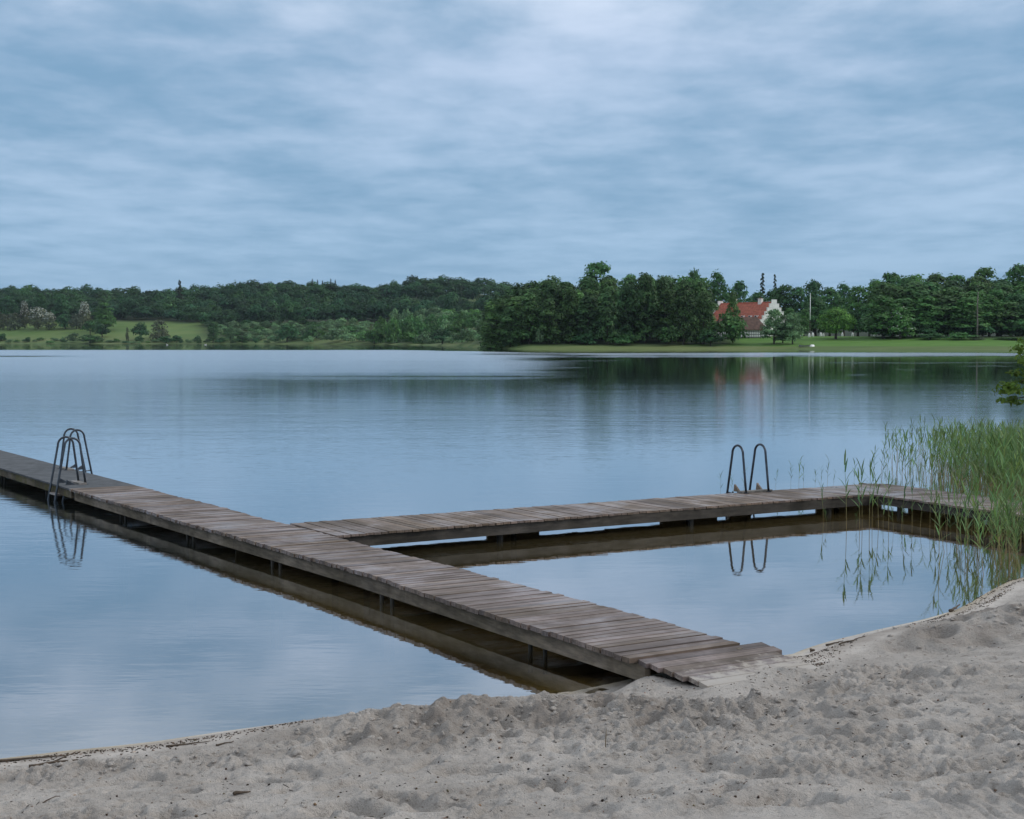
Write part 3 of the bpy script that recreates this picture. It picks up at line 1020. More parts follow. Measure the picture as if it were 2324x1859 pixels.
inner = AV * 28.28 + PV * 8.02
ladder(inner - AV * 0.50, tuple(-PV), tuple(AV), 'steel bathing ladder on the near side of the felt covered jetty, tread above the water', sp=0.45, gusset=0.09)
ladder(PL(30.95, 8.50), tuple(PV), tuple(AV), 'steel bathing ladder standing behind another ladder on the far side of the felt covered jetty', sp=0.46, gusset=0.09, hgt=0.82)
ri = un(1695, 1120, DK)[:2]
ladder(ri, tuple(QV), tuple(BV), 'steel bathing ladder with twin hoops on the cross walkway near the reeds', sp=0.515, gusset=0.125, hgt=0.82)


# ------------------------------------------------------------------ vegetation
M['leaf_dark'] = leaf_mat('dark_leaves', (0.044, 0.128, 0.050))
M['leaf_hill'] = leaf_mat('hill_leaves', (0.026, 0.084, 0.038), hue=(1.35, 1.15, 0.8))
M['leaf_hill_light'] = leaf_mat('light_hill_leaves', (0.045, 0.125, 0.045), hue=(1.2, 1.0, 0.9))
M['leaf_mid'] = leaf_mat('mid_leaves', (0.070, 0.188, 0.058))
M['leaf_alder'] = leaf_mat('alder_leaves', (0.064, 0.145, 0.052))
M['leaf_willow'] = leaf_mat('willow_leaves', (0.140, 0.240, 0.115), hue=(0.9, 1.0, 0.9))
M['leaf_fresh'] = leaf_mat('fresh_leaves', (0.120, 0.285, 0.055), hue=(1.1, 1.0, 0.9), lo=1.0, hi=1.0)
M['leaf_grey'] = leaf_mat('grey_leaves', (0.088, 0.115, 0.075))
M['leaf_olive'] = leaf_mat('olive_leaves', (0.092, 0.160, 0.032), trans=0.45)
M['needle'] = leaf_mat('needles', (0.032, 0.058, 0.036))
M['blossom'] = leaf_mat('blossom', (0.44, 0.46, 0.40), var=0.2, hue=(1, 1, 1))


def crown_arrays(lobes, n, size, seed, shell=0.3, flat=0.8, tint_var=0.2, wild=0.3):
    """n leaf sprays spread through ellipsoid lobes; returns verts, quads, tint per vertex"""
    rng = np.random.default_rng(seed)
    lobes = np.array(lobes, float)               # x, y, z, rx, ry, rz
    vol = (lobes[:, 3] * lobes[:, 4] * lobes[:, 5]) ** (2 / 3)
    pick = rng.choice(len(lobes), n, p=vol / vol.sum())
    d = rng.normal(size=(n, 3))
    d /= np.linalg.norm(d, axis=1)[:, None]
    d[:, 2] = np.where(d[:, 2] < -0.25, -d[:, 2] * rng.uniform(0.2, 1, n), d[:, 2])
    r = 1 - shell * rng.random(n) ** 1.6
    bumps = 1 + 0.20 * np.sin(d[:, 0] * 7 + pick) * np.sin(d[:, 1] * 8 + pick * 2.1) + rng.normal(0, 0.05, n)
    p = lobes[pick, :3] + d * (r * bumps)[:, None] * lobes[pick, 3:6]
    nrm = d + rng.normal(0, wild, (n, 3))
    nrm[:, 2] = nrm[:, 2] * flat + 0.35
    nrm /= np.linalg.norm(nrm, axis=1)[:, None]
    ref = rng.normal(size=(n, 3))
    u = np.cross(nrm, ref)
    u /= np.linalg.norm(u, axis=1)[:, None] + 1e-9
    v = np.cross(nrm, u)
    s = size * rng.uniform(0.55, 1.35, n)
    asp = rng.uniform(0.45, 0.9, n)
    a, b = u * (s / 2)[:, None], v * (s / 2 * asp)[:, None]
    bend = nrm * (s * rng.uniform(-0.22, 0.05, n))[:, None]
    V = np.stack([p - a + bend, p - b * 1.0, p + a + bend, p + b], 1).reshape(-1, 3)
    Fq = np.arange(n * 4).reshape(n, 4)
    lt = rng.normal(1, tint_var, len(lobes))[pick] * rng.normal(1, tint_var * 0.5, n)
    lt = np.clip(lt, 0.45, 1.8)
    hu = rng.normal(0, 0.06, n)
    T = np.stack([lt * (1 + hu), lt, lt * (1 - hu)], 1)
    return V, Fq, np.repeat(T, 4, 0)


def round_lobes(h, wdt, seed, base=0.18, nl=16, top=1.0, jag=0.22):
    """lobes that pile up to a broad rounded crown"""
    r = random.Random(seed)
    L = []
    for i in range(nl):
        t = (i + 0.5) / nl
        z = h * (base + (0.92 - base) * t)
        env = math.sin(math.pi * min(1, 0.20 + 0.80 * t)) ** 0.6 if t > 0.12 else 0.75
        a = i * 2.4 + r.uniform(-0.4, 0.4)
        rad = wdt * 0.5 * env * r.uniform(0.30, 0.72)
        q = wdt * r.uniform(0.17, 0.27) * (1 - 0.25 * t)
        L.append((rad * math.cos(a), rad * math.sin(a), min(z, h - q * 0.85 * top), q, q, q * r.uniform(0.6, 0.85)))
    L.append((0, 0, h * (base + 0.36), wdt * 0.33, wdt * 0.33, h * 0.34))
    for a in (0.4, 2.3, 4.4):
        L.append((math.cos(a) * wdt * 0.24, math.sin(a) * wdt * 0.24, h * (base + 0.17), wdt * 0.22, wdt * 0.22, h * 0.14))
    q = wdt * 0.2
    L.append((r.uniform(-0.1, 0.1) * wdt, 0, h - q * 0.8, q, q, q * 0.8))
    return L


def tall_lobes(h, wdt, seed, base=0.05, nl=22):
    """narrower crown leafed almost to the ground"""
    r = random.Random(seed)
    L = []
    for i in range(nl):
        t = (i + 0.5) / nl
        env = (0.72 + 0.28 * math.sin(math.pi * t)) * (1 - 0.55 * max(0, t - 0.62) / 0.38)
        a = i * 2.4 + r.uniform(-0.5, 0.5)
        rad = wdt * 0.5 * env * r.uniform(0.25, 0.75)
        q = wdt * r.uniform(0.16, 0.26)
        L.append((rad * math.cos(a), rad * math.sin(a), h * (base + (0.93 - base) * t), q, q, q * r.uniform(0.8, 1.25)))
    q = wdt * 0.16
    L.append((0, 0, h - q, q, q, q * 1.2))
    return L


def dome_lobes(h, wdt, seed, nl=9):
    r = random.Random(seed)
    L = [(0, 0, h * 0.33, wdt * 0.34, wdt * 0.34, h * 0.46)]
    for i in range(nl):
        a = i * 2.4 + r.uniform(-0.4, 0.4)
        t = r.random()
        rad = wdt * 0.36 * math.sqrt(1 - t * t * 0.9) * r.uniform(0.6, 1.1)
        q = wdt * r.uniform(0.16, 0.28)
        L.append((rad * math.cos(a), rad * math.sin(a), h * (0.18 + 0.6 * t), q, q, h * r.uniform(0.16, 0.27)))
    return L


def conifer_lobes(h, wdt, seed, base=0.12, nl=20, sparse=False):
    r = random.Random(seed)
    L = []
    for i in range(nl):
        t = i / (nl - 1)
        a = i * 2.4
        q = wdt * 0.5 * (1 - 0.86 * t) * (0.7 if sparse else 1.0)
        k = q * (0.55 if not sparse else r.uniform(0.3, 0.8))
        L.append((k * math.cos(a), k * math.sin(a), h * (base + (0.97 - base) * t), max(0.5, q * 0.62), max(0.5, q * 0.62), h * (0.03 if sparse else 0.06)))
    return L


def trunk_mb(h, r0, seed, limbs=4, lean=0.05, top=0.85):
    r = random.Random(seed)
    m = MB()
    m.col = (1, 1, 1)
    lx, ly = r.uniform(-lean, lean) * h, r.uniform(-lean, lean) * h
    pts = [Vector((lx * t * t, ly * t * t, h * top * t - (0.6 if t == 0 else 0))) for t in (0, 0.03, 0.15, 0.35, 0.6, 0.8, 1)]
    m.tube(pts, [r0 * 1.5, r0 * 1.15, r0, r0 * 0.8, r0 * 0.5, r0 * 0.3, r0 * 0.12], 7)
    for i in range(limbs):
        t = r.uniform(0.2, 0.65)
        p = Vector((lx * t * t, ly * t * t, h * top * t))
        a = r.uniform(0, 6.28)
        l = h * r.uniform(0.18, 0.32)
        q = p + Vector((math.cos(a) * l * 0.7, math.sin(a) * l * 0.7, l * 0.75))
        m.tube([p, (p + q) / 2 + Vector((0, 0, -l * 0.06)), q], [r0 * 0.45, r0 * 0.3, r0 * 0.08], 5)
    return m


PROTO = {}


def proto(key, h, wdt, lobes, n, size, leaf, bark='bark', r0=0.3, limbs=4, seed=1, flowers=0, flower_top=0.35, flower_size=None, shell=0.3, wild=0.3, lean=0.05):
    """mesh pair (crown, trunk) of one plant, built at its real size"""
    V, Fq, T = crown_arrays(lobes, n, size, seed, shell, wild=wild)
    mi = np.zeros(len(Fq), int)
    mats = [M[leaf]]
    if flowers:
        hi = [l for l in lobes if l[2] > h * flower_top] or lobes
        V2, F2, T2 = crown_arrays([(x, y, z + c * 0.12, a * 1.03, b * 1.03, c * 1.03) for x, y, z, a, b, c in hi], flowers, flower_size or size * 0.8, seed + 5, 0.10, 1.0, 0.08)
        Fq = np.concatenate([Fq, F2 + len(V)])
        V = np.concatenate([V, V2])
        T = np.concatenate([T, T2])
        mi = np.concatenate([mi, np.ones(len(F2), int)])
        mats.append(M['blossom'])
    crown = np_mesh(key + '_crown', V, Fq, mats, col=T, mi=mi)
    tr = trunk_mb(h, r0, seed, limbs, lean).mesh(key + '_trunk', M[bark], True) if r0 else None
    PROTO[key] = (crown, tr, h, wdt)


prng = random.Random(11)
for i in range(5):
    proto(f'oak{i}', 20, 15, round_lobes(20, 15, i, 0.16, 17), 3000, 1.05, 'leaf_dark', r0=0.45, seed=i)
for i in range(5):
    proto(f'alder{i}', 20, 10.5, tall_lobes(20, 10.5, 20 + i), 3400, 0.85, 'leaf_alder', r0=0.28, seed=20 + i)
for i in range(4):
    proto(f'lime{i}', 20, 13, round_lobes(20, 13, 40 + i, 0.10, 18), 3200, 0.95, 'leaf_mid', r0=0.4, seed=40 + i)
for i in range(5):
    proto(f'hill{i}', 18, 16, dome_lobes(18, 16, 60 + i, 12), 1700, 1.5, 'leaf_hill', r0=0, seed=60 + i, shell=0.16, wild=0.2)
for i in range(2):
    proto(f'hillmid{i}', 18, 15, dome_lobes(18, 15, 80 + i, 12), 1700, 1.45, 'leaf_hill_light', r0=0, seed=80 + i, shell=0.16, wild=0.2)
proto('spruce', 20, 7, conifer_lobes(20, 7, 3), 1600, 1.0, 'needle', r0=0.28, limbs=0, seed=3)
proto('larch', 20, 9, conifer_lobes(20, 9, 4, 0.05, 44, True), 2200, 0.7, 'needle', r0=0.22, limbs=0, seed=4, lean=0.0)
for i in range(4):
    proto(f'willow{i}', 5, 7.5, dome_lobes(5, 7.5, 100 + i), 900, 0.65, 'leaf_willow', r0=0, seed=100 + i)
for i in range(3):
    proto(f'thicket{i}', 5, 6.5, dome_lobes(5, 6.5, 120 + i), 900, 0.62, 'leaf_mid', r0=0, seed=120 + i)
for i in range(3):
    proto(f'darkbush{i}', 6, 7, dome_lobes(6, 7, 140 + i), 1000, 0.65, 'leaf_dark', r0=0.16, limbs=2, seed=140 + i)
for i in range(2):
    proto(f'greybush{i}', 6, 7.5, round_lobes(6, 7.5, 150 + i, 0.04, 12), 900, 0.6, 'leaf_grey', r0=0.16, limbs=3, seed=150 + i)
for i in range(2):
    proto(f'thorn{i}', 7, 8, round_lobes(7, 8, 160 + i, 0.04, 13), 900, 0.62, 'leaf_grey', r0=0.16, limbs=3, seed=160 + i, flowers=330, flower_top=0.45)
proto('chestnut', 11, 9.5, round_lobes(11, 9.5, 170, 0.1, 15), 2600, 0.62, 'leaf_mid', r0=0.3, seed=170, flowers=150, flower_top=0.2, flower_size=0.62)
proto('maple', 11, 13.4, round_lobes(11, 13.4, 181, 0.2, 18, jag=0.1), 4200, 0.62, 'leaf_fresh', r0=0.42, seed=181)
for i in range(2):
    proto(f'lawnwillow{i}', 10, 9, round_lobes(10, 9, 190 + i, 0.12, 16), 3400, 0.5, 'leaf_willow', r0=0.22, seed=190 + i, shell=0.7)


def plant(key, name, px, d, top=None, h=None, wpx=None, label=None, cat='tree', group=None, parts=True, rz=None, flat=None, sink=0.15):
    """stand a plant at bearing px, distance d; its height from the row its top reaches"""
    cm, tm, ph, pw = PROTO[key]
    x, y = x_at(px, d), d
    z = float(land_z(x, y))
    hh = h * 1.0 if h else max(3.4 if name == 'scrub_willow' else 1.0, z_at(top, d) - z)
    if not h and parts and cat == 'tree' and hh > 9:
        hh *= 1.05
    k = hh / ph
    kx = (wpx / FPX * d) / pw if wpx else k
    rz = prng.uniform(0, 6.28) if rz is None else rz
    if parts and tm:
        r = empty(name, (x, y, z - sink), label, cat, group, rz, (kx, kx, k))
        link('crown', cm, r)
        link('trunk', tm, r)
    else:
        r = link(name, cm, None, (x, y, z - sink))
        r.rotation_euler = (0, 0, rz)
        r.scale = (kx, kx, k)
        tag(r, label, cat, group)
    return r


# ---- wooded hill beyond the left shore
top_px = [-120, 0, 60, 110, 190, 250, 300, 360, 395, 430, 470, 530, 600, 650, 700, 730, 780, 830, 880, 920, 960, 1000, 1040, 1090, 1140, 1200, 1260]
top_py = [640, 644, 641, 646, 641, 645, 645, 650, 650, 648, 632, 627, 632, 634, 637, 634, 634, 640, 634, 627, 622, 615, 618, 622, 630, 640, 640]
HILL = 'trees of the wooded hill across the lake'
hill_label = 'dense broadleaf tree in the dark wood covering the hill across the lake'
nh = 0


def wood_front(px):
    return float(shore_d((px - 1162) / FPX)) + np.interp(px, [-100, 0, 250, 300, 440, 480, 640, 760, 900, 1000, 1080, 1200], [175, 170, 165, 168, 160, 128, 128, 140, 200, 350, 540, 680])


for row in range(7):
    step = 33 + row * 0.5
    px = -95 + row * 9
    while px < 1215:
        d0 = wood_front(px)
        ridge_d = 1540.0
        d = d0 + (ridge_d - d0) * (row / 6) ** 1.15 + prng.uniform(-9, 9)
        key = prng.choice(['hill0', 'hill1', 'hill2', 'hill3', 'hill4', 'hill0', 'hill2', 'hillmid0', 'hillmid1'])
        if row == 6:
            tz = np.interp(px, top_px, top_py) + prng.uniform(-2, 6)
            zb = float(land_z(x_at(px, d), d))
            h = max(12, min(32, z_at(tz, d) - zb))
        else:
            h = prng.uniform(13, 22)
            # never higher than the photographed skyline
            lim = z_at(np.interp(px, top_px, top_py) + 6, d) - float(land_z(x_at(px, d), d))
            h = min(h, max(8, lim))
        o = plant(key, 'woodland_tree', px, d, h=h, wpx=step * prng.uniform(1.3, 2.0), label=hill_label, group=HILL, parts=False, sink=1.0)
        nh += 1
        px += step * prng.uniform(0.82, 1.18)
plant('spruce', 'spruce_tree', 410, 1290, top=640, wpx=25, label='tall slim dark conifer with bare trunk foot at the wood edge above the meadow')
for i, px in enumerate((710, 722, 733, 752, 762)):
    plant('spruce', 'spruce_tree', px, 1480, top=633 + (i % 3) * 2, wpx=11, label='tiny pointed conifer tip on the skyline of the hill wood', group='conifers on the hill skyline', parts=False)
for (px, d, t, wd) in ((888, 1130, 712, 26), (934, 1120, 702, 34), (960, 1130, 712, 24), (905, 1110, 722, 30)):
    plant('greybush0', 'willow_tree', px, d, top=t, wpx=wd, label='pale grey green willow standing out against the foot of the dark hill wood', group='pale willows at the foot of the wood', parts=False)

# ---- meadow and shore plants on the left
leftlist = [
    # key, name, px, extra d, top, width, label, category
    ('oak0', 'oak_tree', 20, 140, 672, 48, 'green round tree behind the white hawthorns at the left edge', 'tree'),
    ('oak1', 'oak_tree', 95, 145, 668, 46, 'dark green round tree behind the grey hawthorn row', 'tree'),
    ('oak2', 'oak_tree', 140, 140, 668, 50, 'broad green tree in the row above the left meadow', 'tree'),
    ('greybush0', 'hawthorn_tree', 8, 88, 712, 44, 'low grey green hawthorn at the left picture edge', 'tree'),
    ('greybush1', 'hawthorn_tree', 36, 86, 710, 46, 'grey green hawthorn with bare stems left of the blossoming one', 'tree'),
    ('thorn0', 'hawthorn_tree', 58, 92, 686, 34, 'tall hawthorn with a white blossoming top on the left meadow', 'tree'),
    ('thorn1', 'hawthorn_tree', 88, 90, 699, 54, 'wide hawthorn with white blossom along its sloping crown', 'tree'),
    ('thorn1', 'hawthorn_tree', 113, 86, 709, 42, 'low hawthorn ending the blossoming row, faint white top', 'tree'),
    ('darkbush0', 'hawthorn_tree', 150, 92, 710, 46, 'dark low thorn tree beside the gap in the hawthorn row', 'tree'),
    ('greybush0', 'hawthorn_tree', 175, 92, 712, 44, 'small dark grey thorn tree beneath the white topped hawthorn', 'tree'),
    ('thorn0', 'hawthorn_tree', 194, 104, 687, 42, 'white topped hawthorn left of the bright round oak', 'tree'),
    ('lime0', 'oak_tree', 238, 84, 688, 66, 'bright green round tree at the left end of the open meadow', 'tree'),
    ('darkbush1', 'alder_tree', 206, 60, 719, 36, 'dark shaded bush at the foot of the bright round tree', 'bush'),
    ('darkbush2', 'alder_tree', 233, 45, 727, 44, 'dark leaning shrub on the slope below the bright round tree', 'bush'),
    ('willow0', 'shore_shrub', 168, 10, 754, 34, 'grey green shrub on the left shore', 'bush'),
    ('darkbush0', 'shore_shrub', 205, 8, 757, 60, 'long low dark shrub along the left shore', 'bush'),
    ('darkbush1', 'shore_shrub', 64, 14, 762, 14, 'single small dark bush on the grassy left bank', 'bush'),
    ('willow1', 'shore_shrub', 143, 16, 763, 14, 'small olive tuft bush on the left bank', 'bush'),
    ('darkbush1', 'shore_shrub', 5, 20, 753, 22, 'dark bush cut by the left picture edge', 'bush'),
    ('darkbush2', 'meadow_tree', 320, 32, 727, 44, 'dark bushy tree with two tops in front of the meadow', 'tree'),
    ('greybush1', 'meadow_tree', 364, 26, 726, 56, 'grey green round tree right of the two topped tree on the meadow', 'tree'),
    ('greybush0', 'bare_tree', 290, 20, 742, 10, 'thin half bare dead looking tree in front of the meadow', 'tree'),
    ('darkbush0', 'shore_shrub', 318, 12, 759, 22, 'small dark shrub at the shore under the two topped tree', 'bush'),
    ('darkbush0', 'shore_shrub', 378, 10, 760, 36, 'dark shrub at the waterline under the grey round tree', 'bush'),
    ('darkbush1', 'shore_shrub', 402, 10, 757, 26, 'compact dark shrub near the two swans', 'bush'),
    ('willow2', 'shore_shrub', 450, 8, 758, 18, 'pale shrub near the right hand swan', 'bush'),
    ('alder3', 'shore_alder', 484, 14, 732, 32, 'dark upright alder on the shore right of the meadow', 'tree'),
    ('darkbush2', 'shore_shrub', 500, 8, 763, 26, 'dark shrub at the foot of the upright alder', 'bush'),
    ('lawnwillow0', 'shore_tree', 524, 12, 740, 30, 'small umbrella shaped tree with a thin trunk on the shore', 'tree'),
    ('darkbush1', 'shore_shrub', 550, 8, 757, 34, 'dark round shrub beside the umbrella shaped tree', 'bush'),
    ('darkbush0', 'shore_shrub', 580, 8, 763, 18, 'small low dark shrub on the shore before the thicket', 'bush'),
    ('thicket0', 'willow_tree', 468, 120, 716, 22, 'pale slim shrub at the corner where wood and meadow meet', 'bush'),
    ('darkbush0', 'alder_tree', 652, 16, 732, 56, 'big dark alder bush at the left end of the shore thicket', 'bush'),
    ('willow3', 'shore_shrub', 622, 9, 760, 26, 'pale round shrub at the foot of the big dark alder bush', 'bush'),
    ('darkbush2', 'alder_tree', 705, 20, 730, 40, 'dark alder with a pale stem beside it in the thicket', 'bush'),
    ('willow1', 'shore_shrub', 702, 6, 760, 28, 'small pale grey willow on the waterline', 'bush'),
    ('willow0', 'willow_bush', 762, 14, 744, 64, 'large pale feathery willow mound on the shore', 'bush'),
    ('willow2', 'willow_bush', 792, 10, 751, 46, 'olive willow dome leaning over the water', 'bush'),
    ('thicket1', 'willow_bush', 838, 16, 748, 70, 'broad mid green willow dome in the middle of the shore thicket', 'bush'),
    ('darkbush1', 'willow_bush', 850, 8, 757, 46, 'darker low willow in front of the broad dome', 'bush'),
    ('willow3', 'willow_bush', 884, 8, 760, 40, 'low pale willow at the grassy spit', 'bush'),
    ('thicket2', 'willow_bush', 930, 16, 750, 50, 'mid green willow behind the grassy spit', 'bush'),
    ('darkbush2', 'willow_bush', 1004, 14, 740, 64, 'dark pyramid shaped bush behind the grassy spit', 'bush'),
    ('willow1', 'willow_bush', 962, 16, 748, 46, 'pale olive willow left of the dark pyramid bush', 'bush'),
    ('willow0', 'willow_bush', 1056, 30, 745, 60, 'pale green willow between the dark pyramid bush and the tall clump', 'bush'),
    ('willow2', 'willow_bush', 1092, 30, 752, 44, 'grey green willow against the left foot of the tall clump', 'bush'),
]
for key, nm, px, dd, tp, wd, lb, ct in leftlist:
    plant(key, nm, px, float(shore_d((px - 1162) / FPX)) + dd, top=tp, wpx=wd, label=lb, cat=ct)
BK = 'low shrubs along the left bank'
px = -10
while px < 620:
    u = (px - 1162) / FPX
    plant(prng.choice(['willow0', 'willow1', 'willow3', 'thicket1', 'darkbush0']), 'bank_shrub', px, float(shore_d(u)) + prng.uniform(3, 26), h=prng.uniform(1.6, 4.0), wpx=prng.uniform(9, 26), cat='bush',
          label='small low shrub on the grassy bank of the far left shore', group=BK, parts=False)
    px += prng.uniform(9, 22)
# the scrub that fills the wet ground between shore and hill wood
for row, (t0, dd) in enumerate(((722, 118), (728, 96), (734, 76), (741, 56), (749, 36))):
    px = 478 + row * 7 + (60 if row == 4 else 0)
    while px < 1100:
        u = (px - 1162) / FPX
        plant(prng.choice(['willow0', 'willow1', 'willow2', 'willow3', 'thicket0']), 'scrub_willow', px, float(shore_d(u)) + dd + prng.uniform(-8, 8),
              h=prng.uniform(4.0, 7.0), wpx=prng.uniform(24, 40), cat='bush',
              label='pale green scrub willow in the thicket below the hill wood', group='scrub willows below the hill wood', parts=False, sink=0.6)
        px += prng.uniform(19, 29)

for t0, dy in ((716, 880), (709, 940), (703, 1000), (698, 1060)):
    px = 850 + prng.uniform(0, 20) + (716 - t0) * 2
    while px < 1112:
        plant(prng.choice(['willow0', 'willow1', 'willow2', 'thicket0', 'thicket1', 'thicket2']), 'scrub_willow', px, dy + prng.uniform(-20, 20),
              top=t0 + prng.uniform(-5, 7), wpx=prng.uniform(36, 58), cat='bush',
              label='pale green scrub willow in the thicket below the hill wood', group='scrub willows below the hill wood', parts=False, sink=0.6)
        px += prng.uniform(24, 36)

# ---- tall clump on the grassy point
CL = 'trees of the tall clump on the grassy point'
clx = [1100, 1120, 1140, 1170, 1200, 1230, 1260, 1290, 1320, 1380, 1400, 1440, 1470, 1500, 1530, 1560, 1600, 1625, 1645]
cly = [712, 690, 672, 655, 646, 641, 640, 641, 634, 630, 630, 627, 626, 628, 632, 629, 634, 650, 720]
for row in range(4):
    px = 1114 + (row % 2) * 14
    while px < 1628 - row * 4:
        d = 484 + row * 12 + prng.uniform(-4, 4)
        tp = np.interp(px, clx, cly) + (3 - row) * prng.uniform(3, 15) + prng.uniform(-3, 4)
        key = prng.choice(['alder0', 'alder1', 'alder2', 'alder3', 'alder4'] if row < 3 else ['alder1', 'lime0', 'lime2', 'alder4'])
        plant(key, 'alder_tree', px, d, top=tp, wpx=prng.uniform(70, 98) * (0.82 if row == 0 else 1), cat='tree', group=CL,
              label='tall dark leafy alder in the dense clump on the grassy point')
        px += prng.uniform(36, 50)
plant('lime1', 'tall_tree', 1355, 545, top=599, wpx=118, label='tallest open crowned tree rising above the middle of the dense clump')
plant('oak3', 'oak_tree', 1576, 560, top=616, wpx=58, label='dark round topped tree behind the right half of the clump')
plant('oak4', 'oak_tree', 1628, 570, top=619, wpx=72, label='dark broad tree behind the right end of the clump, next to the roof')
plant('oak1', 'oak_tree', 1676, 585, top=642, wpx=76, label='dark tree behind the left end of the red roof')
plant('alder2', 'slim_tree', 1663, 486, top=668, wpx=40, label='slim tree standing in front of the red roof')
plant('thicket2', 'alder_tree', 1655, 480, top=704, wpx=84, label='dark bush hiding the left wing of the farmhouse')
plant('darkbush2', 'alder_tree', 1612, 476, top=742, wpx=70, label='dark overhanging bush at the right foot of the clump')
plant('thicket1', 'alder_tree', 1518, 477, top=738, wpx=56, label='grey green bush in front of the right half of the clump')
plant('willow1', 'small_tree', 1224, 478, top=742, wpx=20, label='small pale round bush in front of the left half of the clump')
plant('thicket0', 'low_bush', 1416, 478, top=752, wpx=60, label='low mixed green bush at the middle foot of the clump')
plant('darkbush0', 'low_bush', 1330, 479, top=752, wpx=56, label='dark low bush at the foot of the tallest tree')

# ---- trees around the house and the wood on the right
rt = [
    ('larch', 'larch_tree', 1729, 600, 625, 44, 'taller sparse conifer with open branches behind the roof'),
    ('larch', 'larch_tree', 1757, 606, 628, 34, 'smaller sparse conifer right of the taller one behind the roof'),
    ('oak2', 'oak_tree', 1775, 590, 648, 84, 'dark tree behind the stepped gable'),
    ('oak0', 'oak_tree', 1812, 585, 654, 84, 'dark tree between gable and flagpole'),
    ('oak3', 'oak_tree', 1846, 600, 640, 74, 'dark open crowned tree on the skyline left of the flagpole top'),
    ('lime1', 'lime_tree', 1790, 530, 700, 44, 'dark small tree right of the gable'),
    ('lime2', 'lime_tree', 1824, 527, 702, 40, 'dark green tree left of the flagpole foot'),
    ('lime3', 'lime_tree', 1850, 560, 676, 80, 'brownish green tree behind the flagpole'),
    ('oak1', 'oak_tree', 1882, 570, 656, 84, 'dark tree behind the round bright maple'),
    ('oak4', 'oak_tree', 1914, 590, 645, 72, 'dark tree with a flat top right of the flagpole'),
    ('lime0', 'lime_tree', 1946, 560, 652, 84, 'mid green tree filling the dip left of the right hand wood'),
    ('oak2', 'oak_tree', 1935, 530, 704, 50, 'dark tree touching the right side of the bright maple'),
    ('oak0', 'oak_tree', 1972, 525, 690, 74, 'dark tree in shade between maple and flowering chestnut'),
    ('oak4', 'oak_tree', 1716, 596, 664, 76, 'dark low tree behind the ridge of the red roof'),
    ('oak3', 'oak_tree', 1752, 600, 660, 70, 'dark tree right behind the chimney beside the gable'),
    ('lime3', 'lime_tree', 1985, 555, 638, 84, 'light green tree on the left shoulder of the right hand wood'),
]
for key, nm, px, d, tp, wd, lb in rt:
    plant(key, nm, px, d, top=tp, wpx=wd, label=lb)
plant('maple', 'maple_tree', 1896, 497, top=699, wpx=94, label='bright green perfectly round maple alone on the lawn')
plant('lawnwillow0', 'birch_tree', 1756, 481, top=702, wpx=76, label='pale loose leaved tree on the lawn in front of the stepped gable', rz=1.0)
plant('lawnwillow1', 'birch_tree', 1776, 483, top=714, wpx=50, label='middle one of the three small lawn trees, dark trunk', rz=2.0)
plant('lawnwillow1', 'birch_tree', 1798, 479, top=709, wpx=62, label='right hand one of the three small lawn trees in front of the house', rz=4.0)
plant('chestnut', 'chestnut_tree', 2042, 492, top=698, wpx=76, label='chestnut covered in pale flower candles at the edge of the right wood')
RW = 'trees of the right hand wood'
rwx = [1990, 2010, 2030, 2060, 2090, 2120, 2150, 2180, 2210, 2240, 2270, 2300, 2330, 2400, 2470]
rwy = [640, 622, 616, 620, 628, 630, 625, 632, 636, 634, 632, 634, 640, 620, 600]
for row in range(4):
    px = 2004 + (row % 2) * 20
    while px < 2450:
        d = 500 + row * 18 + prng.uniform(-5, 5)
        tp = np.interp(px, rwx, rwy) + (3 - row) * prng.uniform(10, 20) + prng.uniform(-4, 5)
        key = prng.choice(['lime0', 'lime1', 'lime2', 'lime3', 'oak1', 'oak3', 'alder0', 'alder3'])
        plant(key, 'woodland_tree', px, d, top=tp, wpx=prng.uniform(90, 125), group=RW, label='leafy tree of the mixed green wood on the right hand shore')
        px += prng.uniform(40, 58)
px = 2000
while px < 2450:
    plant(prng.choice(['darkbush0', 'darkbush1', 'thicket0', 'darkbush2']), 'undergrowth_bush', px, 497 + prng.uniform(-4, 10), h=prng.uniform(4.5, 8), wpx=prng.uniform(50, 80), cat='bush',
          label='dark undergrowth bush beneath the trees of the right hand wood', group='undergrowth of the right hand wood', parts=False)
    px += prng.uniform(22, 36)
plant('lime2', 'lime_tree', 2228, 570, top=612, wpx=104, label='light yellowish tree top above the right hand wood')
plant('oak0', 'oak_tree', 2306, 560, top=604, wpx=100, label='dark broad crown rising at the right picture edge')
plant('thicket2', 'lawn_shrub', 2180, 482, top=752, wpx=70, label='pale green spreading shrub in front of the right wood', cat='bush')
plant('greybush1', 'lawn_shrub', 2218, 480, top=760, wpx=40, label='brownish grey shrub beside the pale spreading shrub', cat='bush')
plant('thicket0', 'lawn_shrub', 2290, 480, top=764, wpx=80, label='low dull green shrubs at the far right foot of the wood', cat='bush')
plant('darkbush1', 'lawn_shrub', 2110, 486, top=752, wpx=70, label='dark shrub under the trees right of the chestnut', cat='bush')
m = MB()
m.col = (1, 1, 1)
m.tube([(0, 0, -0.5), (0.1, 0, 5), (0, 0, 11), (0.2, 0, 15)], [0.3, 0.24, 0.2, 0.1], 7)
for k in range(6):
    a = k * 1.1
    m.tube([(0.05, 0, 4 + k * 1.4), (math.cos(a) * 2.4, math.sin(a) * 2.4, 4.5 + k * 1.4)], [0.09, 0.03], 5)
px, d = 2216, 488
pt = m.build('pine_trunk', M['palebark'], loc=(x_at(px, d), d, float(land_z(x_at(px, d), d))), smooth=True)
tag(pt, 'bare pale pine trunk with dead side branches against the right wood', 'tree')
print('hill trees', nh)

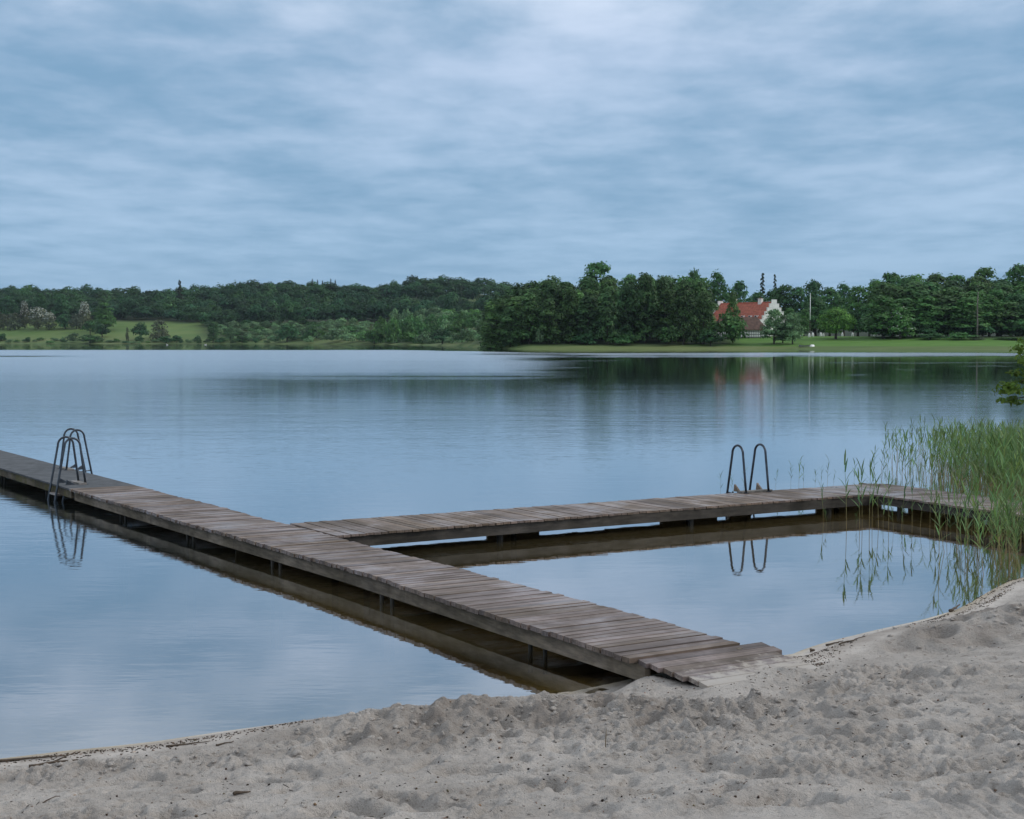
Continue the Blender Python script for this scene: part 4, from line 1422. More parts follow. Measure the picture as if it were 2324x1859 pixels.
# ------------------------------------------------------------------ farmhouse, cottage wing, lawn things
M['white'] = plain_mat('whitewash', (0.78, 0.77, 0.74), 0.85, 0.8, 0.08)
M['tile'] = plain_mat('red_tiles', (0.36, 0.105, 0.065), 0.8, 1.3, 0.28, tint=True)
M['thatch'] = plain_mat('brown_roof', (0.115, 0.070, 0.055), 0.95, 1.0, 0.3)
M['timber'] = plain_mat('black_timber', (0.03, 0.03, 0.034), 0.8, 2, 0.2)
M['pane'] = plain_mat('window_glass', (0.035, 0.045, 0.055), 0.15, 1, 0.1)
M['sash'] = plain_mat('window_frame', (0.55, 0.55, 0.52), 0.6, 1, 0.1)
M['paint'] = plain_mat('white_paint', (0.80, 0.80, 0.78), 0.5, 3, 0.06)
M['greypaint'] = plain_mat('grey_hull', (0.30, 0.31, 0.32), 0.6, 3, 0.2)
M['darkwood'] = plain_mat('dark_wood', (0.05, 0.04, 0.03), 0.8, 3, 0.3)

hx, hd = x_at(1726, 520), 520.0
hz = float(land_z(hx + 3, hd + 6)) - 0.2
b_ = RAD(36)
house = empty('farmhouse', (hx, hd, hz), 'long white farmhouse with red tiled roof and stepped gables beyond the lawn', 'house', None, b_)
# local frame: +x along the gable (13 m wide), +y along the ridge, away from the viewer (28 m)
HW, HL, HE, HR = 13.0, 27.0, 5.2, 12.0
m = MB()
m.col = (1, 1, 1)
m.hexa([(0, 0.3, 0), (HW, 0.3, 0), (HW, HL - 0.3, 0), (0, HL - 0.3, 0), (0, 0.3, HE), (HW, 0.3, HE), (HW, HL - 0.3, HE), (0, HL - 0.3, HE)])
m.build('wall', M['white'], house)


def stepped_gable(y0, y1):
    mb = MB()
    mb.col = (1, 1, 1)
    n = 6
    half = HW / 2 + 0.35
    zs = HE - 0.6
    dz = (HR + 0.9 - zs) / n
    mb.box((HW / 2, (y0 + y1) / 2, zs / 2), (half * 2, y1 - y0, zs))
    for i in range(n):
        hw = half * (1 - i / n) - 0.0
        hw = max(hw, 0.75)
        mb.box((HW / 2, (y0 + y1) / 2, zs + dz * (i + 0.5)), (hw * 2, y1 - y0, dz))
        mb.box((HW / 2, (y0 + y1) / 2, zs + dz * (i + 1) + 0.04), (hw * 2 + 0.12, y1 - y0 + 0.12, 0.08))
    return mb


stepped_gable(-0.12, 0.38).build('gable', M['white'], house)
stepped_gable(HL - 0.38, HL + 0.12).build('gable', M['white'], house)
m = MB()
rr = random.Random(3)
for side in (0, 1):
    nj = 26
    for j in range(14):
        y0, y1 = 0.385 + (HL - 0.77) * j / 14, 0.385 + (HL - 0.77) * (j + 1) / 14
        for i in range(nj):
            t0, t1 = i / nj, (i + 1) / nj
            k = rr.uniform(0.86, 1.14)
            m.col = (k, k * rr.uniform(0.93, 1.07), k)
            a0, a1 = -0.35 + (HW / 2 + 0.35) * t0, -0.35 + (HW / 2 + 0.35) * t1
            z0, z1 = HE - 0.28 + (HR - HE + 0.28) * t0, HE - 0.28 + (HR - HE + 0.28) * t1
            if side:
                a0, a1 = HW - a0, HW - a1
            # each course laps 3 cm over the one below
            q = [(a0, y0, z0 + 0.05), (a0, y1, z0 + 0.05), (a1, y1, z1 + 0.015), (a1, y0, z1 + 0.015)]
            lo = [(a0, y0, z0 - 0.03), (a0, y1, z0 - 0.03)]
            b = len(m.v)
            m.add(q + lo, [(0, 1, 2, 3) if side else (3, 2, 1, 0), (4, 5, 1, 0)])
roof = m.build('roof', M['tile'], house)
m = MB()
m.col = (1.1, 0.9, 0.9)
m.tube([(HW / 2, 0.39, HR + 0.04), (HW / 2, HL - 0.39, HR + 0.04)], 0.17, 8)
m.build('ridge', M['tile'], roof)
for y in (6.6, 19.5):
    m = MB()
    m.col = (1, 1, 1)
    m.box((HW / 2 - 0.1, y, HR + 0.15), (1.1, 1.5, 2.5))
    m.box((HW / 2 - 0.1, y, HR + 1.36), (1.3, 1.7, 0.14))
    ch = m.build('chimney', M['white'], roof)
    m = MB()
    for k in (-0.35, 0.35):
        m.tube([(HW / 2 - 0.1, y + k, HR + 1.42), (HW / 2 - 0.1, y + k, HR + 1.75)], 0.16, 8)
    m.build('chimney_pot', M['tile'], ch)
for y in (3.6, 6.6, 10.2):
    # small white roof windows low on the front slope
    t = 0.26
    a, z = -0.35 + (HW / 2 + 0.35) * t, HE - 0.28 + (HR - HE + 0.28) * t
    m = MB()
    m.box((a, y, z + 0.30), (1.0, 1.1, 0.7))
    dm = m.build('dormer', M['white'], roof)
    m = MB()
    m.box((a - 0.52, y, z + 0.32), (0.03, 0.8, 0.45))
    m.build('pane', M['pane'], dm)


def window(par, c, wd, ht, axis):
    m = MB()
    m.box(c, (wd, 0.10, ht) if axis == 'x' else (0.10, wd, ht))
    f = m.build('window', M['sash'], par)
    m = MB()
    dx = (0, -0.056, 0) if axis == 'x' else (-0.056, 0, 0)
    for sx in (-1, 1):
        for sz in (-1, 0, 1):
            off = (sx * wd * 0.235, 0) if axis == 'x' else (0, sx * wd * 0.235)
            m.box((c[0] + off[0] + dx[0], c[1] + off[1] + dx[1], c[2] + sz * ht * 0.31),
                  (wd * 0.40, 0.012, ht * 0.26) if axis == 'x' else (0.012, wd * 0.40, ht * 0.26))
    m.build('pane', M['pane'], f)


for x in (2.6, 6.5, 10.4):
    window(house, (x, -0.15, 2.4), 1.3, 1.7, 'x')
for x in (4.6, 8.4):
    window(house, (x, -0.15, 6.2), 1.0, 1.3, 'x')
window(house, (6.5, -0.15, 9.2), 0.8, 0.9, 'x')
for i in range(6):
    window(house, (-0.03, 2.4 + i * 4.2, 2.5), 1.2, 1.6, 'y')

# half timbered cottage in front of its left end
cx_, cd_ = x_at(1738, 506), 506.0
cz = float(land_z(cx_ - 6, cd_ + 3)) - 0.1
cot = empty('cottage', (cx_, cd_, cz), 'low half timbered cottage with a brown hipped roof in front of the farmhouse', 'house', None, RAD(6))
CLN, CDP, CE, CR = 17.0, 7.5, 2.7, 7.0
m = MB()
m.hexa([(-CLN, 0, 0), (0, 0, 0), (0, CDP, 0), (-CLN, CDP, 0), (-CLN, 0, CE), (0, 0, CE), (0, CDP, CE), (-CLN, CDP, CE)])
m.build('wall', M['white'], cot)
m = MB()
k = 0
while k * 0.62 < CLN:
    m.box((-k * 0.62 - 0.09, -0.012, CE / 2), (0.13, 0.03, CE - 0.02))
    k += 1
for z in (0.16, 1.05, 1.95):
    m.box((-CLN / 2, -0.018, z), (CLN - 0.02, 0.03, 0.15))
for j in range(9):
    m.box((0.012, 0.3 + j * 0.85, CE / 2), (0.03, 0.15, CE - 0.02))
m.build('timber_frame', M['timber'], cot)
m = MB()
o = 0.5
e = [(-CLN - o, -o, CE), (o, -o, CE), (o, CDP + o, CE), (-CLN - o, CDP + o, CE)]
r0_, r1_ = (-CLN + 2.2, CDP / 2, CR), (-2.2, CDP / 2, CR)
hm = [(0.1, -0.1, CE + 1.1)]
m.add(e + [r0_, r1_] + [(p[0], p[1], CE - 0.3) for p in e], [(0, 1, 5, 4), (1, 2, 5), (2, 3, 4, 5), (3, 0, 4), (6, 7, 1, 0), (7, 8, 2, 1), (8, 9, 3, 2), (9, 6, 0, 3), (9, 8, 7, 6)])
m.build('roof', M['thatch'], cot)

# flagpole
fx, fd = x_at(1837.5, 515), 515.0
fz = float(land_z(fx, fd))
ft = z_at(668, fd) - fz
fp = empty('flagpole', (fx, fd, fz), 'tall white flagpole on the lawn right of the farmhouse', 'flagpole')
m = MB()
m.tube([(0, 0, 5.6), (0, 0, ft * 0.6), (0, 0, ft)], [0.16, 0.13, 0.08], 10)
m.build('pole', M['paint'], fp, smooth=True)
m = MB()
m.box((-0.19, 0, 2.7), (0.12, 0.3, 5.4))
m.box((0.19, 0, 2.7), (0.12, 0.3, 5.4))
m.tube([(-0.3, 0, 5.1), (0.3, 0, 5.1)], 0.05, 6)
m.build('hinged_foot', M['darkwood'], fp)
m = MB()
m.tube([(0, 0, ft), (0, 0, ft + 0.08), (0, 0, ft + 0.2), (0, 0, ft + 0.30), (0, 0, ft + 0.34)], [0.05, 0.14, 0.18, 0.12, 0.02], 10)
m.build('finial', M['paint'], fp, smooth=True)

# white painted stones that edge the drive under the trees
sb = MB()
sb.tube([(0, 0, -0.1), (0, 0, 0.25), (0, 0, 0.75), (0, 0, 1.0), (0, 0, 1.08)], [0.34, 0.33, 0.27, 0.17, 0.04], 9)
sm_ = sb.mesh('white_stone', M['paint'], True)
for i, (px, d) in enumerate(((1796, 508), (1815, 509), (1836, 506), (1844, 508), (1862, 509), (1868, 508), (1911, 510), (1934, 507), (1984, 512))):
    x = x_at(px, d)
    st = link('white_stone', sm_, None, (x, d, float(land_z(x, d))))
    st.scale = (prng.uniform(0.85, 1.3),) * 3
    tag(st, 'small white upright stone at the back of the lawn under the trees', 'stone', 'white stones along the back of the lawn')


def boat(name, loc, L, B, H, mat, rz, label, flip=False):
    root = empty(name, loc, label, 'boat', None, rz)
    mb = MB()
    mb.col = (1, 1, 1)
    rows = []
    for i in range(9):
        t = i / 8
        wd = B / 2 * (math.sin(math.pi * (0.12 + 0.80 * t)) ** 0.7)
        sh = H * (1 + 0.35 * (2 * t - 1) ** 2)
        rows.append([(L * (t - 0.5), -wd, sh), (L * (t - 0.5), -wd * 0.8, sh * 0.4), (L * (t - 0.5), 0, 0), (L * (t - 0.5), wd * 0.8, sh * 0.4), (L * (t - 0.5), wd, sh)])
    vs = [p for r in rows for p in r]
    fs = [(i * 5 + k, i * 5 + k + 1, (i + 1) * 5 + k + 1, (i + 1) * 5 + k) for i in range(8) for k in range(4)] + [(4, 3, 2, 1, 0), (40, 41, 42, 43, 44)]
    if flip:
        vs = [(x, y, H * 1.4 - z) for x, y, z in vs]
        fs = [tuple(reversed(f)) for f in fs]
    mb.add(vs, fs)
    mb.build('hull', mat, root, smooth=True)
    mb = MB()
    for t in (0.3, 0.55, 0.75):
        wd = B / 2 * (math.sin(math.pi * (0.12 + 0.80 * t)) ** 0.7)
        z = H * 0.75 if not flip else H * 0.66
        mb.box((L * (t - 0.5), 0, z), (0.22, wd * 1.7, 0.04))
    mb.build('thwart', M['darkwood'], root)
    mb = MB()
    ed = [r[0] for r in rows] + [r[4] for r in reversed(rows)]
    if flip:
        ed = [(x, y, H * 1.4 - z) for x, y, z in ed]
    mb.tube(ed, 0.04, 6)
    mb.build('gunwale', M['darkwood'], root)
    return root


px, d = 1832, 469
x = x_at(px, d)
st = empty('landing_stage', (x, d - 2, 0), 'low dark wooden landing stage at the edge of the far lawn', 'jetty', None, 0)
m = MB()
for k in range(14):
    m.box((-2.9 + k * 0.45, 0, 0.52), (0.40, 2.2, 0.06))
m.build('deck', M['darkwood'], st)
for a in (-2.8, 0, 2.9):
    for b in (-0.9, 0.9):
        m = MB()
        m.tube([(a, b, -1.2), (a, b, 0.48)], 0.09, 7)
        m.build('post', M['darkwood'], st)
boat('rowing_boat', (x_at(1827, 470.5), 470.5, 0.62), 4.2, 1.5, 0.55, M['greypaint'], 0.25, 'grey rowing boat drawn up beside the landing stage on the far shore')
boat('dinghy', (x_at(1843, 470), 470, 0.42), 2.6, 1.5, 0.75, M['paint'], 1.0, 'pale upturned dinghy right of the grey rowing boat', True)


def swan(px, d, rz, label):
    r = empty('swan', (x_at(px, d), d, 0), label, 'swan', 'swans on the far water', rz)
    mb = MB()
    mb.tube([(-0.62, 0, 0.30), (-0.50, 0, 0.24), (-0.25, 0, 0.16), (0.1, 0, 0.13), (0.38, 0, 0.14), (0.48, 0, 0.22), (0.50, 0, 0.36), (0.44, 0, 0.55), (0.45, 0, 0.70), (0.52, 0, 0.78), (0.60, 0, 0.76)],
            [0.02, 0.12, 0.24, 0.27, 0.17, 0.085, 0.06, 0.05, 0.052, 0.06, 0.035], 10)
    mb.build('body', M['paint'], r, smooth=True)
    for sy in (-1, 1):
        mb = MB()
        mb.tube([(0.20, 0.15 * sy, 0.26), (-0.1, 0.20 * sy, 0.33), (-0.4, 0.13 * sy, 0.36), (-0.62, 0.05 * sy, 0.34)], [0.07, 0.13, 0.10, 0.02], 8)
        mb.build('wing', M['paint'], r, smooth=True)
    mb = MB()
    mb.tube([(0.60, 0, 0.76), (0.72, 0, 0.715)], [0.032, 0.014], 6)
    mb.build('beak', M['beak'], r)


M['beak'] = plain_mat('orange_beak', (0.45, 0.14, 0.03), 0.5, 5, 0.1)
swan(380, 842, 2.9, 'white swan swimming off the left shore, farther from the wooded point')
swan(467, 842, 0.3, 'white swan swimming off the left shore below the dark alder')

# ------------------------------------------------------------------ reeds
M['stem'] = plain_mat('reed_stem', (0.36, 0.25, 0.12), 0.7, 3, 0.25, tint=True)
M['blade'] = leaf_mat('reed_blade', (0.120, 0.225, 0.120), var=0.2, hue=(1.15, 1.0, 0.7), trans=0.35)


def reed_arrays(seed, hgt):
    """one reed: stem tube and folded ribbons of leaf. Returns verts, faces, tint, material ids (0 stem, 1 blade)"""
    r = random.Random(seed)
    V, Fc, T, Mi = [], [], [], []
    lean, az = r.uniform(0.02, 0.2), r.uniform(0, 6.28)
    ca, sa = math.cos(az), math.sin(az)
    pt = lambda t: np.array([ca * lean * hgt * t * t, sa * lean * hgt * t * t, hgt * t])
    rad = [0.0062, 0.0058, 0.005, 0.0038, 0.002]
    for i, t in enumerate((-0.45, 0.0, 0.4, 0.75, 1.0)):
        p = pt(t) if t >= 0 else np.array([0, 0, hgt * t])
        for k in range(3):
            a = k * 2.094
            V.append(p + np.array([math.cos(a), math.sin(a), 0]) * rad[i])
            g = min(1, max(0, t * 1.7 - 0.25))
            T.append((1 - 0.66 * g, 1 - 0.05 * g, 1 - 0.4 * g))
    for i in range(4):
        for k in range(3):
            Fc.append((i * 3 + k, i * 3 + (k + 1) % 3, (i + 1) * 3 + (k + 1) % 3, (i + 1) * 3 + k))
            Mi.append(0)
    nlf = r.randint(5, 8)
    for j in range(nlf):
        t = 0.38 + 0.60 * (j + r.random() * 0.6) / nlf
        p = pt(min(t, 1.0))
        a = az + j * 2.6 + r.uniform(-0.7, 0.7)
        L = hgt * r.uniform(0.20, 0.34)
        up = r.uniform(0.9, 1.35) - (0.25 if j < 2 else 0)
        wd = r.uniform(0.011, 0.020)
        d = np.array([math.cos(a), math.sin(a), 0])
        sdn = np.array([-math.sin(a), math.cos(a), 0])
        k0 = r.uniform(0.7, 1.3)
        tc_ = (k0 * r.uniform(0.85, 1.2), k0, k0 * r.uniform(0.7, 1.1))
        q = p.copy()
        b = len(V)
        nseg = 4
        for i in range(nseg + 1):
            s_ = i / nseg
            w_ = wd * (0.55 + 0.9 * s_ if s_ < 0.4 else 0.95 * (1 - (s_ - 0.4) / 0.6) ** 0.8)
            V += [q - sdn * w_, q + sdn * w_]
            T += [tc_, tc_]
            an = up - s_ * s_ * r.uniform(0.5, 1.3)
            q = q + (d * math.cos(an) + np.array([0, 0, math.sin(an)])) * (L / nseg)
        for i in range(nseg):
            Fc.append((b + i * 2, b + i * 2 + 1, b + i * 2 + 3, b + i * 2 + 2))
            Mi.append(1)
    return np.array(V), np.array(Fc), np.array(T), np.array(Mi)


REEDS = [reed_arrays(300 + i, 1.25) for i in range(10)]
reed_parts = []
for i, (V, Fc, T, Mi) in enumerate(REEDS):
    a = np_mesh('reed_stem', V[:15], Fc[Mi == 0], M['stem'], col=T[:15], smooth=True)
    b = np_mesh('reed_leaves', V[15:], Fc[Mi == 1] - 15, M['blade'], col=T[15:])
    reed_parts.append((a, b))


def reed(x, y, h, label, group, rz=None):
    i = prng.randrange(10)
    r = empty('reed', (x, y, max(0.0, float(sand_z(x, y))) - 0.05), label, 'reed', group, prng.uniform(0, 6.28) if rz is None else rz, h / 1.25)
    link('stem', reed_parts[i][0], r)
    link('foliage', reed_parts[i][1], r)


G1 = 'single reeds standing in the still pool before the walkway'
pool_reeds = [(1921, 1200, 1037, 'leftmost tall reed in the still pool, pale lower stem'), (1944, 1200, 1168, 'short broken reed beside the leftmost tall reed')]
for bx, by, ty, lb in pool_reeds:
    p = un(bx, by)
    reed(p[0], p[1], max(0.3, z_at(ty, p[1])), lb, G1)
for bx, by, ty in ((1951, 1200, 1080), (1957, 1199, 1064), (1973, 1196, 1056), (1979, 1196, 1078), (1994, 1195, 1076), (2004, 1196, 1120), (2017, 1198, 1086), (2028, 1205, 1140), (2046, 1196, 1088), (2050, 1198, 1150),
                   (2110, 1196, 1108), (2121, 1210, 1110), (2132, 1222, 1128), (2148, 1216, 1090), (2158, 1226, 1150), (2172, 1230, 1118), (2190, 1226, 1092), (2196, 1244, 1130), (2088, 1200, 1112), (2070, 1196, 1100),
                   (1877, 1196, 1150), (1869, 1186, 1098)):
    p = un(bx, by)
    reed(p[0], p[1], 1.12 * max(0.3, z_at(ty, p[1])), 'single green reed with tan stem standing in the pool between ladder and sandy shore', G1)
G2 = 'single reeds on the lake side of the walkway'
for bx, ty, d in ((1637, 1068, 28.9), (1664, 1070, 29.0), (1690, 1062, 29.0), (1761, 1062, 29.4), (1797, 1048, 30.4), (1815, 1036, 30.2), (1826, 1050, 30.0), (1852, 1062, 30.0), (1866, 1052, 30.2), (1880, 1034, 30.6), (1893, 1076, 30.2), (1941, 1040, 30.8), (1985, 1012, 31.5), (2002, 985, 33)):
    reed(x_at(bx, d), d, max(0.4, z_at(ty, d)), 'single reed rising behind the cross walkway from the open lake', G2)

# the dense bed on both sides of the return walkway
rg = np.random.default_rng(21)
Vs, Fs, Ts, Ms = [], [], [], []
off = 0
cnt = 0


def bed_density(px, d):
    if d > 29:
        return float(np.interp(px, [1985, 2020, 2100, 2180, 2250, 2330], [0.0, 0.05, 0.22, 0.65, 1.0, 1.0]))
    return float(np.interp(px, [2080, 2150, 2220, 2270, 2330], [0.0, 0.10, 0.45, 1.0, 1.0]))


tries = 0
while cnt < 2300 and tries < 40000:
    tries += 1
    d = 18.9 + 22.5 * rg.random() ** 0.9
    px = rg.uniform(1985, 2560)
    if rg.random() > bed_density(px, d):
        continue
    x, y = x_at(px, d), d
    q = np.array([x, y])
    s3, o3 = (q - C3) @ D3, (q - C3) @ N3
    if -2 < s3 < 5.3 and -0.05 < o3 < 1.5:
        continue
    s2, o2 = q @ BV, q @ QV
    if s2 < c1 + 1.6 and 18.9 < o2 < 20.5:
        continue
    if s2 < c1 and o2 < 19:
        if rg.random() > 0.6:
            continue
    zb = float(sand_z(x, y)) if y < 60 else -1
    if zb > 0.12:
        continue
    V, Fc, T, Mi = REEDS[rg.integers(10)]
    hh = np.interp(d, [19, 22, 26, 31, 41], [0.75, 1.0, 1.15, 1.0, 0.78]) * rg.uniform(0.6, 1.12) / 1.25
    a = rg.uniform(0, 6.28)
    R = np.array([[math.cos(a), -math.sin(a), 0], [math.sin(a), math.cos(a), 0], [0, 0, 1]])
    tl = rg.normal(0, 0.09, 2)
    Vn = V @ R.T * hh
    Vn[:, 0] += Vn[:, 2] * tl[0]
    Vn[:, 1] += Vn[:, 2] * tl[1]
    Vs.append(Vn + np.array([x, y, max(0, zb) - 0.02]))
    Fs.append(Fc + off)
    Ts.append(T * rg.uniform(0.75, 1.25))
    Ms.append(Mi)
    off += len(V)
    cnt += 1
bedo = link('reed_bed', np_mesh('reed_bed', np.concatenate(Vs), np.concatenate(Fs), [M['stem'], M['blade']], col=np.concatenate(Ts), mi=np.concatenate(Ms)))
tag(bedo, 'dense bed of green reeds in the shallows along the right shore', 'reed bed', kind='stuff')

# ------------------------------------------------------------------ alder leaning in at the right edge
tx, ty = x_at(2640, 27.5), 27.5
al = empty('alder_tree', (tx, ty, 0), 'yellow green alder branch reaching in over the water at the right edge', 'tree')
m = MB()
m.col = (1, 1, 1)
m.tube([(0, 0, -0.6), (0, 0, 0.4), (-0.1, 0, 2.0), (0.05, 0.1, 4.2), (0, 0, 6.0)], [0.16, 0.13, 0.11, 0.07, 0.02], 9)
bl = lambda px, py, d=27.5: (x_at(px, d) - tx, d - ty, z_at(py, d))
twigs = [[(0, 0, 1.6), bl(2480, 900), bl(2370, 895), bl(2300, 905), bl(2275, 915)],
         [(0, 0, 1.9), bl(2460, 870), bl(2360, 860), bl(2300, 868), bl(2282, 878)],
         [(-0.05, 0, 2.4), bl(2480, 820), bl(2390, 800), bl(2325, 800), bl(2312, 812)],
         [(-0.05, 0, 2.9), bl(2500, 760), bl(2400, 750), bl(2340, 772)]]
for tw in twigs:
    m.tube(tw, [0.035] + [0.022, 0.014, 0.008, 0.004][:len(tw) - 1], 6)
m.build('trunk', M['bark'], al, smooth=True)
lob = [(*bl(2284, 880), 0.2, 0.3, 0.13), (*bl(2306, 850), 0.22, 0.3, 0.14), (*bl(2312, 795), 0.16, 0.3, 0.16), (*bl(2305, 915), 0.36, 0.4, 0.15), (*bl(2290, 892), 0.26, 0.4, 0.16), (*bl(2330, 890), 0.34, 0.4, 0.16), (*bl(2276, 912), 0.13, 0.3, 0.12), (*bl(2296, 876), 0.12, 0.3, 0.08),
       (*bl(2322, 868), 0.26, 0.3, 0.10), (*bl(2322, 824), 0.17, 0.3, 0.2), (*bl(2318, 806), 0.08, 0.2, 0.08), (*bl(2324, 778), 0.14, 0.3, 0.12), (*bl(2400, 800), 0.7, 0.6, 0.6), (*bl(2420, 880), 0.8, 0.7, 0.5)]
rl = random.Random(9)
for i in range(16):
    a = i * 2.4
    lob.append((math.cos(a) * 1.2, math.sin(a) * 1.2, 2.2 + i * 0.24, 0.7, 0.7, 0.5))
lob = [l for l in lob if (x_at(2342, 27.5) - tx < l[0] - l[3]) or l[3] < 0.5]
V, Fq, T = crown_arrays(lob, 9000, 0.085, 31, 0.9, 0.5, 0.2, 0.6)
link('crown', np_mesh('alder_crown', V, Fq, M['leaf_olive'], col=T), al)

# ------------------------------------------------------------------ loose clods of sand on the trodden beach
import bmesh
bm_ = bmesh.new()
bmesh.ops.create_icosphere(bm_, subdivisions=2, radius=1.0)
iv = np.array([v.co[:] for v in bm_.verts])
if_ = np.array([[v.index for v in f.verts] for f in bm_.faces])
bm_.free()
rg = np.random.default_rng(77)
Vs, Fs, off = [], [], 0
nc = 0
while nc < 2600:
    q = rg.random()
    if q < 0.50:
        c = ((1.3, 11.15, 0.55, 0.28), (-0.6, 11.35, 0.85, 0.2), (-0.6, 10.6, 0.9, 0.25), (2.0, 10.9, 0.6, 0.3), (4.9, 14.7, 1.0, 0.4), (-2.5, 10.1, 0.8, 0.15))[rg.integers(6)]
        x, y = rg.normal(c[0], c[2]), rg.normal(c[1], c[3])
    else:
        y = 7.9 + 7.0 * rg.random() ** 1.2
        x = rg.uniform(-0.36, 0.38) * y
        if vnoise(np.array([x * 1.3]), np.array([y * 1.5]), 55)[0] < 0.45:
            continue
    if not (-4.2 < x < 7 and 7.7 < y < 16.8) or float(sand_z(x, y)) < 0.06:
        continue
    nc += 1
    r = 0.003 + 0.017 * rg.random() ** 3.5
    if q < 0.5:
        r *= 1.35
    k = 1 + 0.28 * np.sin(iv @ rg.normal(0, 2.6, 3) + rg.uniform(0, 6)) + 0.16 * np.sin(iv @ rg.normal(0, 5, 3))
    P_ = iv * k[:, None] * r * np.array([rg.uniform(0.8, 1.5), rg.uniform(0.8, 1.3), rg.uniform(0.55, 0.9)])
    a = rg.uniform(0, 6.28)
    P_ = P_ @ np.array([[math.cos(a), math.sin(a), 0], [-math.sin(a), math.cos(a), 0], [0, 0, 1]])
    Vs.append(P_ + np.array([x, y, float(sand_z(x, y)) - r * 0.05]))
    Fs.append(if_ + off)
    off += len(iv)
vv = np.concatenate(Vs)
clods = link('sand_clods', np_mesh('sand_clods', vv, np.concatenate(Fs), M['sand'], col=np.zeros((len(vv), 3)), smooth=True))
tag(clods, 'loose crumbly clods of sand strewn over the trodden beach', 'sand clods', kind='stuff')

# ------------------------------------------------------------------ things washed up on the sand
M['debris'] = plain_mat('debris', (0.060, 0.042, 0.030), 0.9, 20, 0.5, tint=True)
M['twig'] = plain_mat('twig', (0.085, 0.062, 0.044), 0.85, 30, 0.4)
rg = np.random.default_rng(5)
Vs, Fs, Ts = [], [], []
off = 0
base = np.array([[-.5, -.5, -.5], [.5, -.5, -.5], [.5, .5, -.5], [-.5, .5, -.5], [-.35, -.35, .5], [.35, -.3, .5], [.3, .35, .5], [-.35, .3, .5]])
bf = np.array([(3, 2, 1, 0), (4, 5, 6, 7), (0, 1, 5, 4), (1, 2, 6, 5), (2, 3, 7, 6), (3, 0, 4, 7)])


def chip(x, y, sx, sy, sz, k=1.0):
    global off
    a = rg.uniform(0, 6.28)
    b = base * (1 + rg.normal(0, 0.12, base.shape)) * np.array([sx, sy, sz])
    R = np.array([[math.cos(a), -math.sin(a), 0], [math.sin(a), math.cos(a), 0], [0, 0, 1]])
    b = b @ R.T
    b[:, 2] += b[:, 0] * rg.normal(0, 0.25)
    Vs.append(b + np.array([x, y, float(sand_z(x, y)) + sz * 0.25]))
    Fs.append(bf + off)
    Ts.append(np.tile(np.array([k * rg.uniform(0.8, 1.3), k, k * rg.uniform(0.7, 1.1)]), (8, 1)))
    off += 8


for i in range(2300):
    y = 7.9 + 8.5 * rg.random() ** 1.3
    x = rg.uniform(-0.36, 0.38) * y
    if sand_z(x, y) < 0.02:
        continue
    q = rg.random()
    k = rg.choice([0.35, 0.8, 1.4, 2.6, 4.0], p=[0.3, 0.25, 0.2, 0.15, 0.10])
    if q < 0.62:
        s_ = 0.003 + 0.011 * rg.random() ** 2.2
        chip(x, y, s_ * 1.3, s_, s_ * 0.8, k)
    else:
        chip(x, y, 0.012 + 0.05 * rg.random() ** 2, rg.uniform(0.002, 0.005), 0.004, k)
# the dark wrack line along the right hand shore, and a thinner one on the left
for c in range(34):
    t0 = rg.choice([rg.uniform(2.5, 3.6), rg.uniform(4.2, 6.4)])
    o0 = rg.choice([0.06, 0.22, 0.42]) + rg.uniform(-0.05, 0.05)
    for i in range(int(rg.integers(8, 46))):
        t = t0 + rg.normal(0, 0.14)
        ys = np.interp(t, SHX, SHY)
        s_ = 0.003 + 0.012 * rg.random() ** 2.5
        chip(t, ys - max(0.03, o0 + rg.normal(0, 0.03)), s_ * rg.uniform(1, 4), s_ * 0.7, 0.006, rg.choice([0.3, 0.6, 1.0, 1.6]))
for i in range(500):
    t = rg.uniform(-4, -1.6)
    ys = np.interp(t, SHX, SHY)
    x, y = t, ys - 0.08 - abs(rg.normal(0, 0.10))
    s_ = rg.uniform(0.004, 0.016)
    chip(x, y, s_ * 1.8, s_ * 0.6, 0.006, rg.choice([0.3, 0.8, 1.5]))
for i in range(260):
    x, y = rg.uniform(1.0, 3.2), rg.uniform(11.9, 13.4)
    s_ = rg.uniform(0.004, 0.016)
    chip(x, y, s_ * 1.8, s_ * 0.6, 0.006, rg.choice([0.3, 0.8, 1.5]))
deb = link('beach_debris', np_mesh('beach_debris', np.concatenate(Vs), np.concatenate(Fs), M['debris'], col=np.concatenate(Ts)))
tag(deb, 'scattered dark bark chips, twigs and leaf bits on the sand', 'debris', kind='stuff')


def stick(p0, p1, r, label, kink=0.03, fork=False):
    a, b = np.array(p0), np.array(p1)
    n = 7
    rr_ = random.Random(int(p0[0] * 1000) & 0xffff)
    pts = []
    for i in range(n):
        t = i / (n - 1)
        q = a + (b - a) * t + np.array([rr_.uniform(-kink, kink), rr_.uniform(-kink, kink)])
        pts.append((q[0], q[1], max(0.004, float(sand_z(q[0], q[1]))) + r * 1.2))
    mb = MB()
    mb.tube(pts, [r * (1.1 - 0.7 * i / (n - 1)) for i in range(n)], 6)
    if fork:
        p = Vector(pts[3])
        q = p + Vector(((b - a)[0] * 0.25 + 0.05, (b - a)[1] * 0.25 + 0.12, 0.03))
        mb.tube([p, (p + q) / 2, q], [r * 0.6, r * 0.45, r * 0.2], 5)
    c = Vector(pts[0])
    mb.v = [tuple(Vector(v) - c) for v in mb.v]
    o = mb.build('driftwood_stick', M['twig'], None, True, c)
    tag(o, label, 'stick')


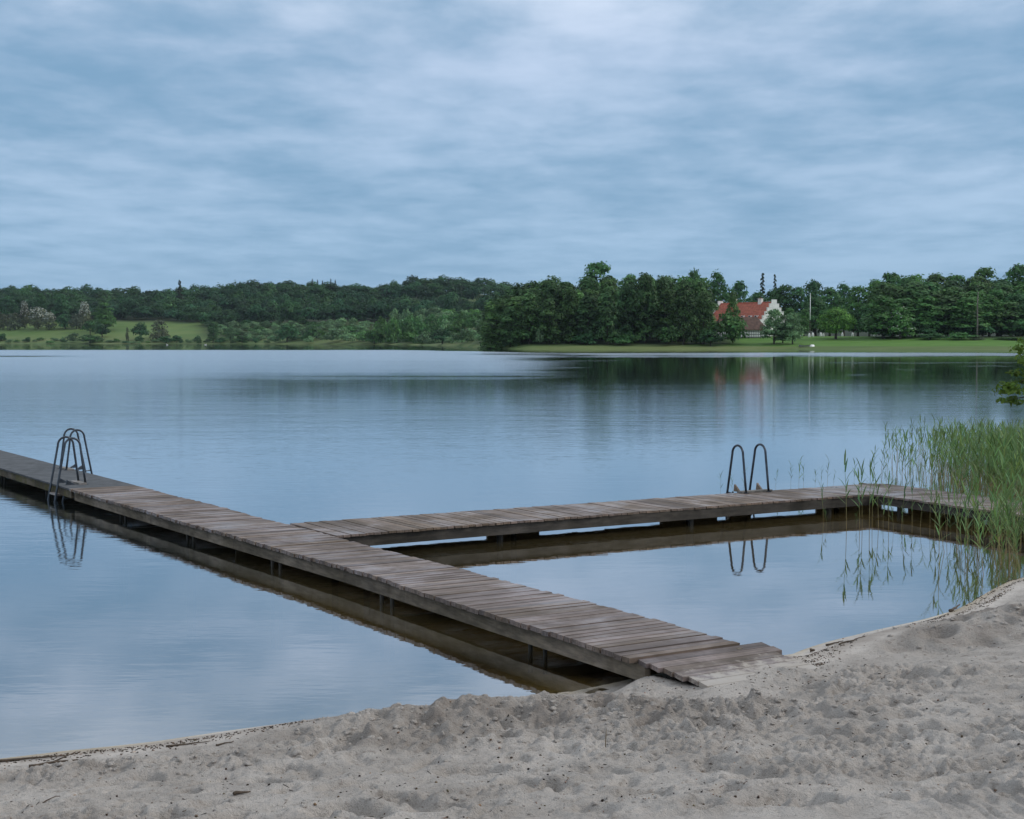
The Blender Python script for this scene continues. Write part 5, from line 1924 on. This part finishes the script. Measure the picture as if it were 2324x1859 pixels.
sp_ = lambda px, py, z=0.03: un(px, py, z)[:2]
stick(sp_(-20, 1724), sp_(158, 1713), 0.010, 'long thin stick on the waterline at the left picture edge', 0.012)
stick(sp_(70, 1744), sp_(178, 1727), 0.011, 'brown branched twig just above the waterline on the left', 0.02, True)
stick(sp_(375, 1695), sp_(478, 1686), 0.007, 'thin dark stick lying along the left waterline', 0.012)
stick(sp_(490, 1697), sp_(530, 1690), 0.007, 'short dark twig where the left bank begins to rise', 0.012)
stick(sp_(20, 1834, 0.2), sp_(142, 1803, 0.2), 0.006, 'pale thin straw on the sand at the lower left', 0.015)
stick(sp_(530, 1811, 0.25), sp_(570, 1806, 0.25), 0.011, 'short thick dark stick on the sand in the lower left half', 0.006)
stick(sp_(2158, 1384, 0.03), sp_(2180, 1371, 0.03), 0.016, 'dark curved stick on the right waterline near the reeds', 0.02)
stick(sp_(2240, 1402, 0.1), sp_(2275, 1380, 0.1), 0.012, 'forked twig on the sandbank at the right edge', 0.03, True)
stick(sp_(1876, 1468, 0.03), sp_(1912, 1464, 0.03), 0.010, 'dark twig in the wrack line right of the jetty foot', 0.015)
stick(sp_(1838, 1480, 0.03), sp_(1850, 1481, 0.03), 0.018, 'small dark lump of bark at the waterline beside the ramp', 0.004)
stick(sp_(1905, 1468, 0.04), sp_(1960, 1457, 0.04), 0.008, 'thin dark twig trailing along the right wrack line', 0.02)
# a lone straw standing in the sand
p = un(1374, 1716, 0.25)
m = MB()
m.tube([(0, 0, -0.04), (0.002, 0, 0.06), (0.006, 0, 0.13)], [0.0035, 0.003, 0.0015], 5)
o = m.build('upright_straw', M['stem'], None, True, (p[0], p[1], float(sand_z(p[0], p[1]))))
tag(o, 'single dry straw standing upright in the trodden sand', 'straw')

# ------------------------------------------------------------------ the damp air over the lake
m = MB()
m.box((0, 1320, 48), (4900, 2760, 104))
hm_, t = material('haze')
t.n('ShaderNodeOutputMaterial', Volume=t.n('ShaderNodeVolumePrincipled', Color=(0.72, 0.86, 1.0, 1), Density=0.000034, Anisotropy=0.0))
hz_ = m.build('haze', hm_)
tag(hz_, 'thin bluish haze in the air over the lake', 'haze', kind='stuff')
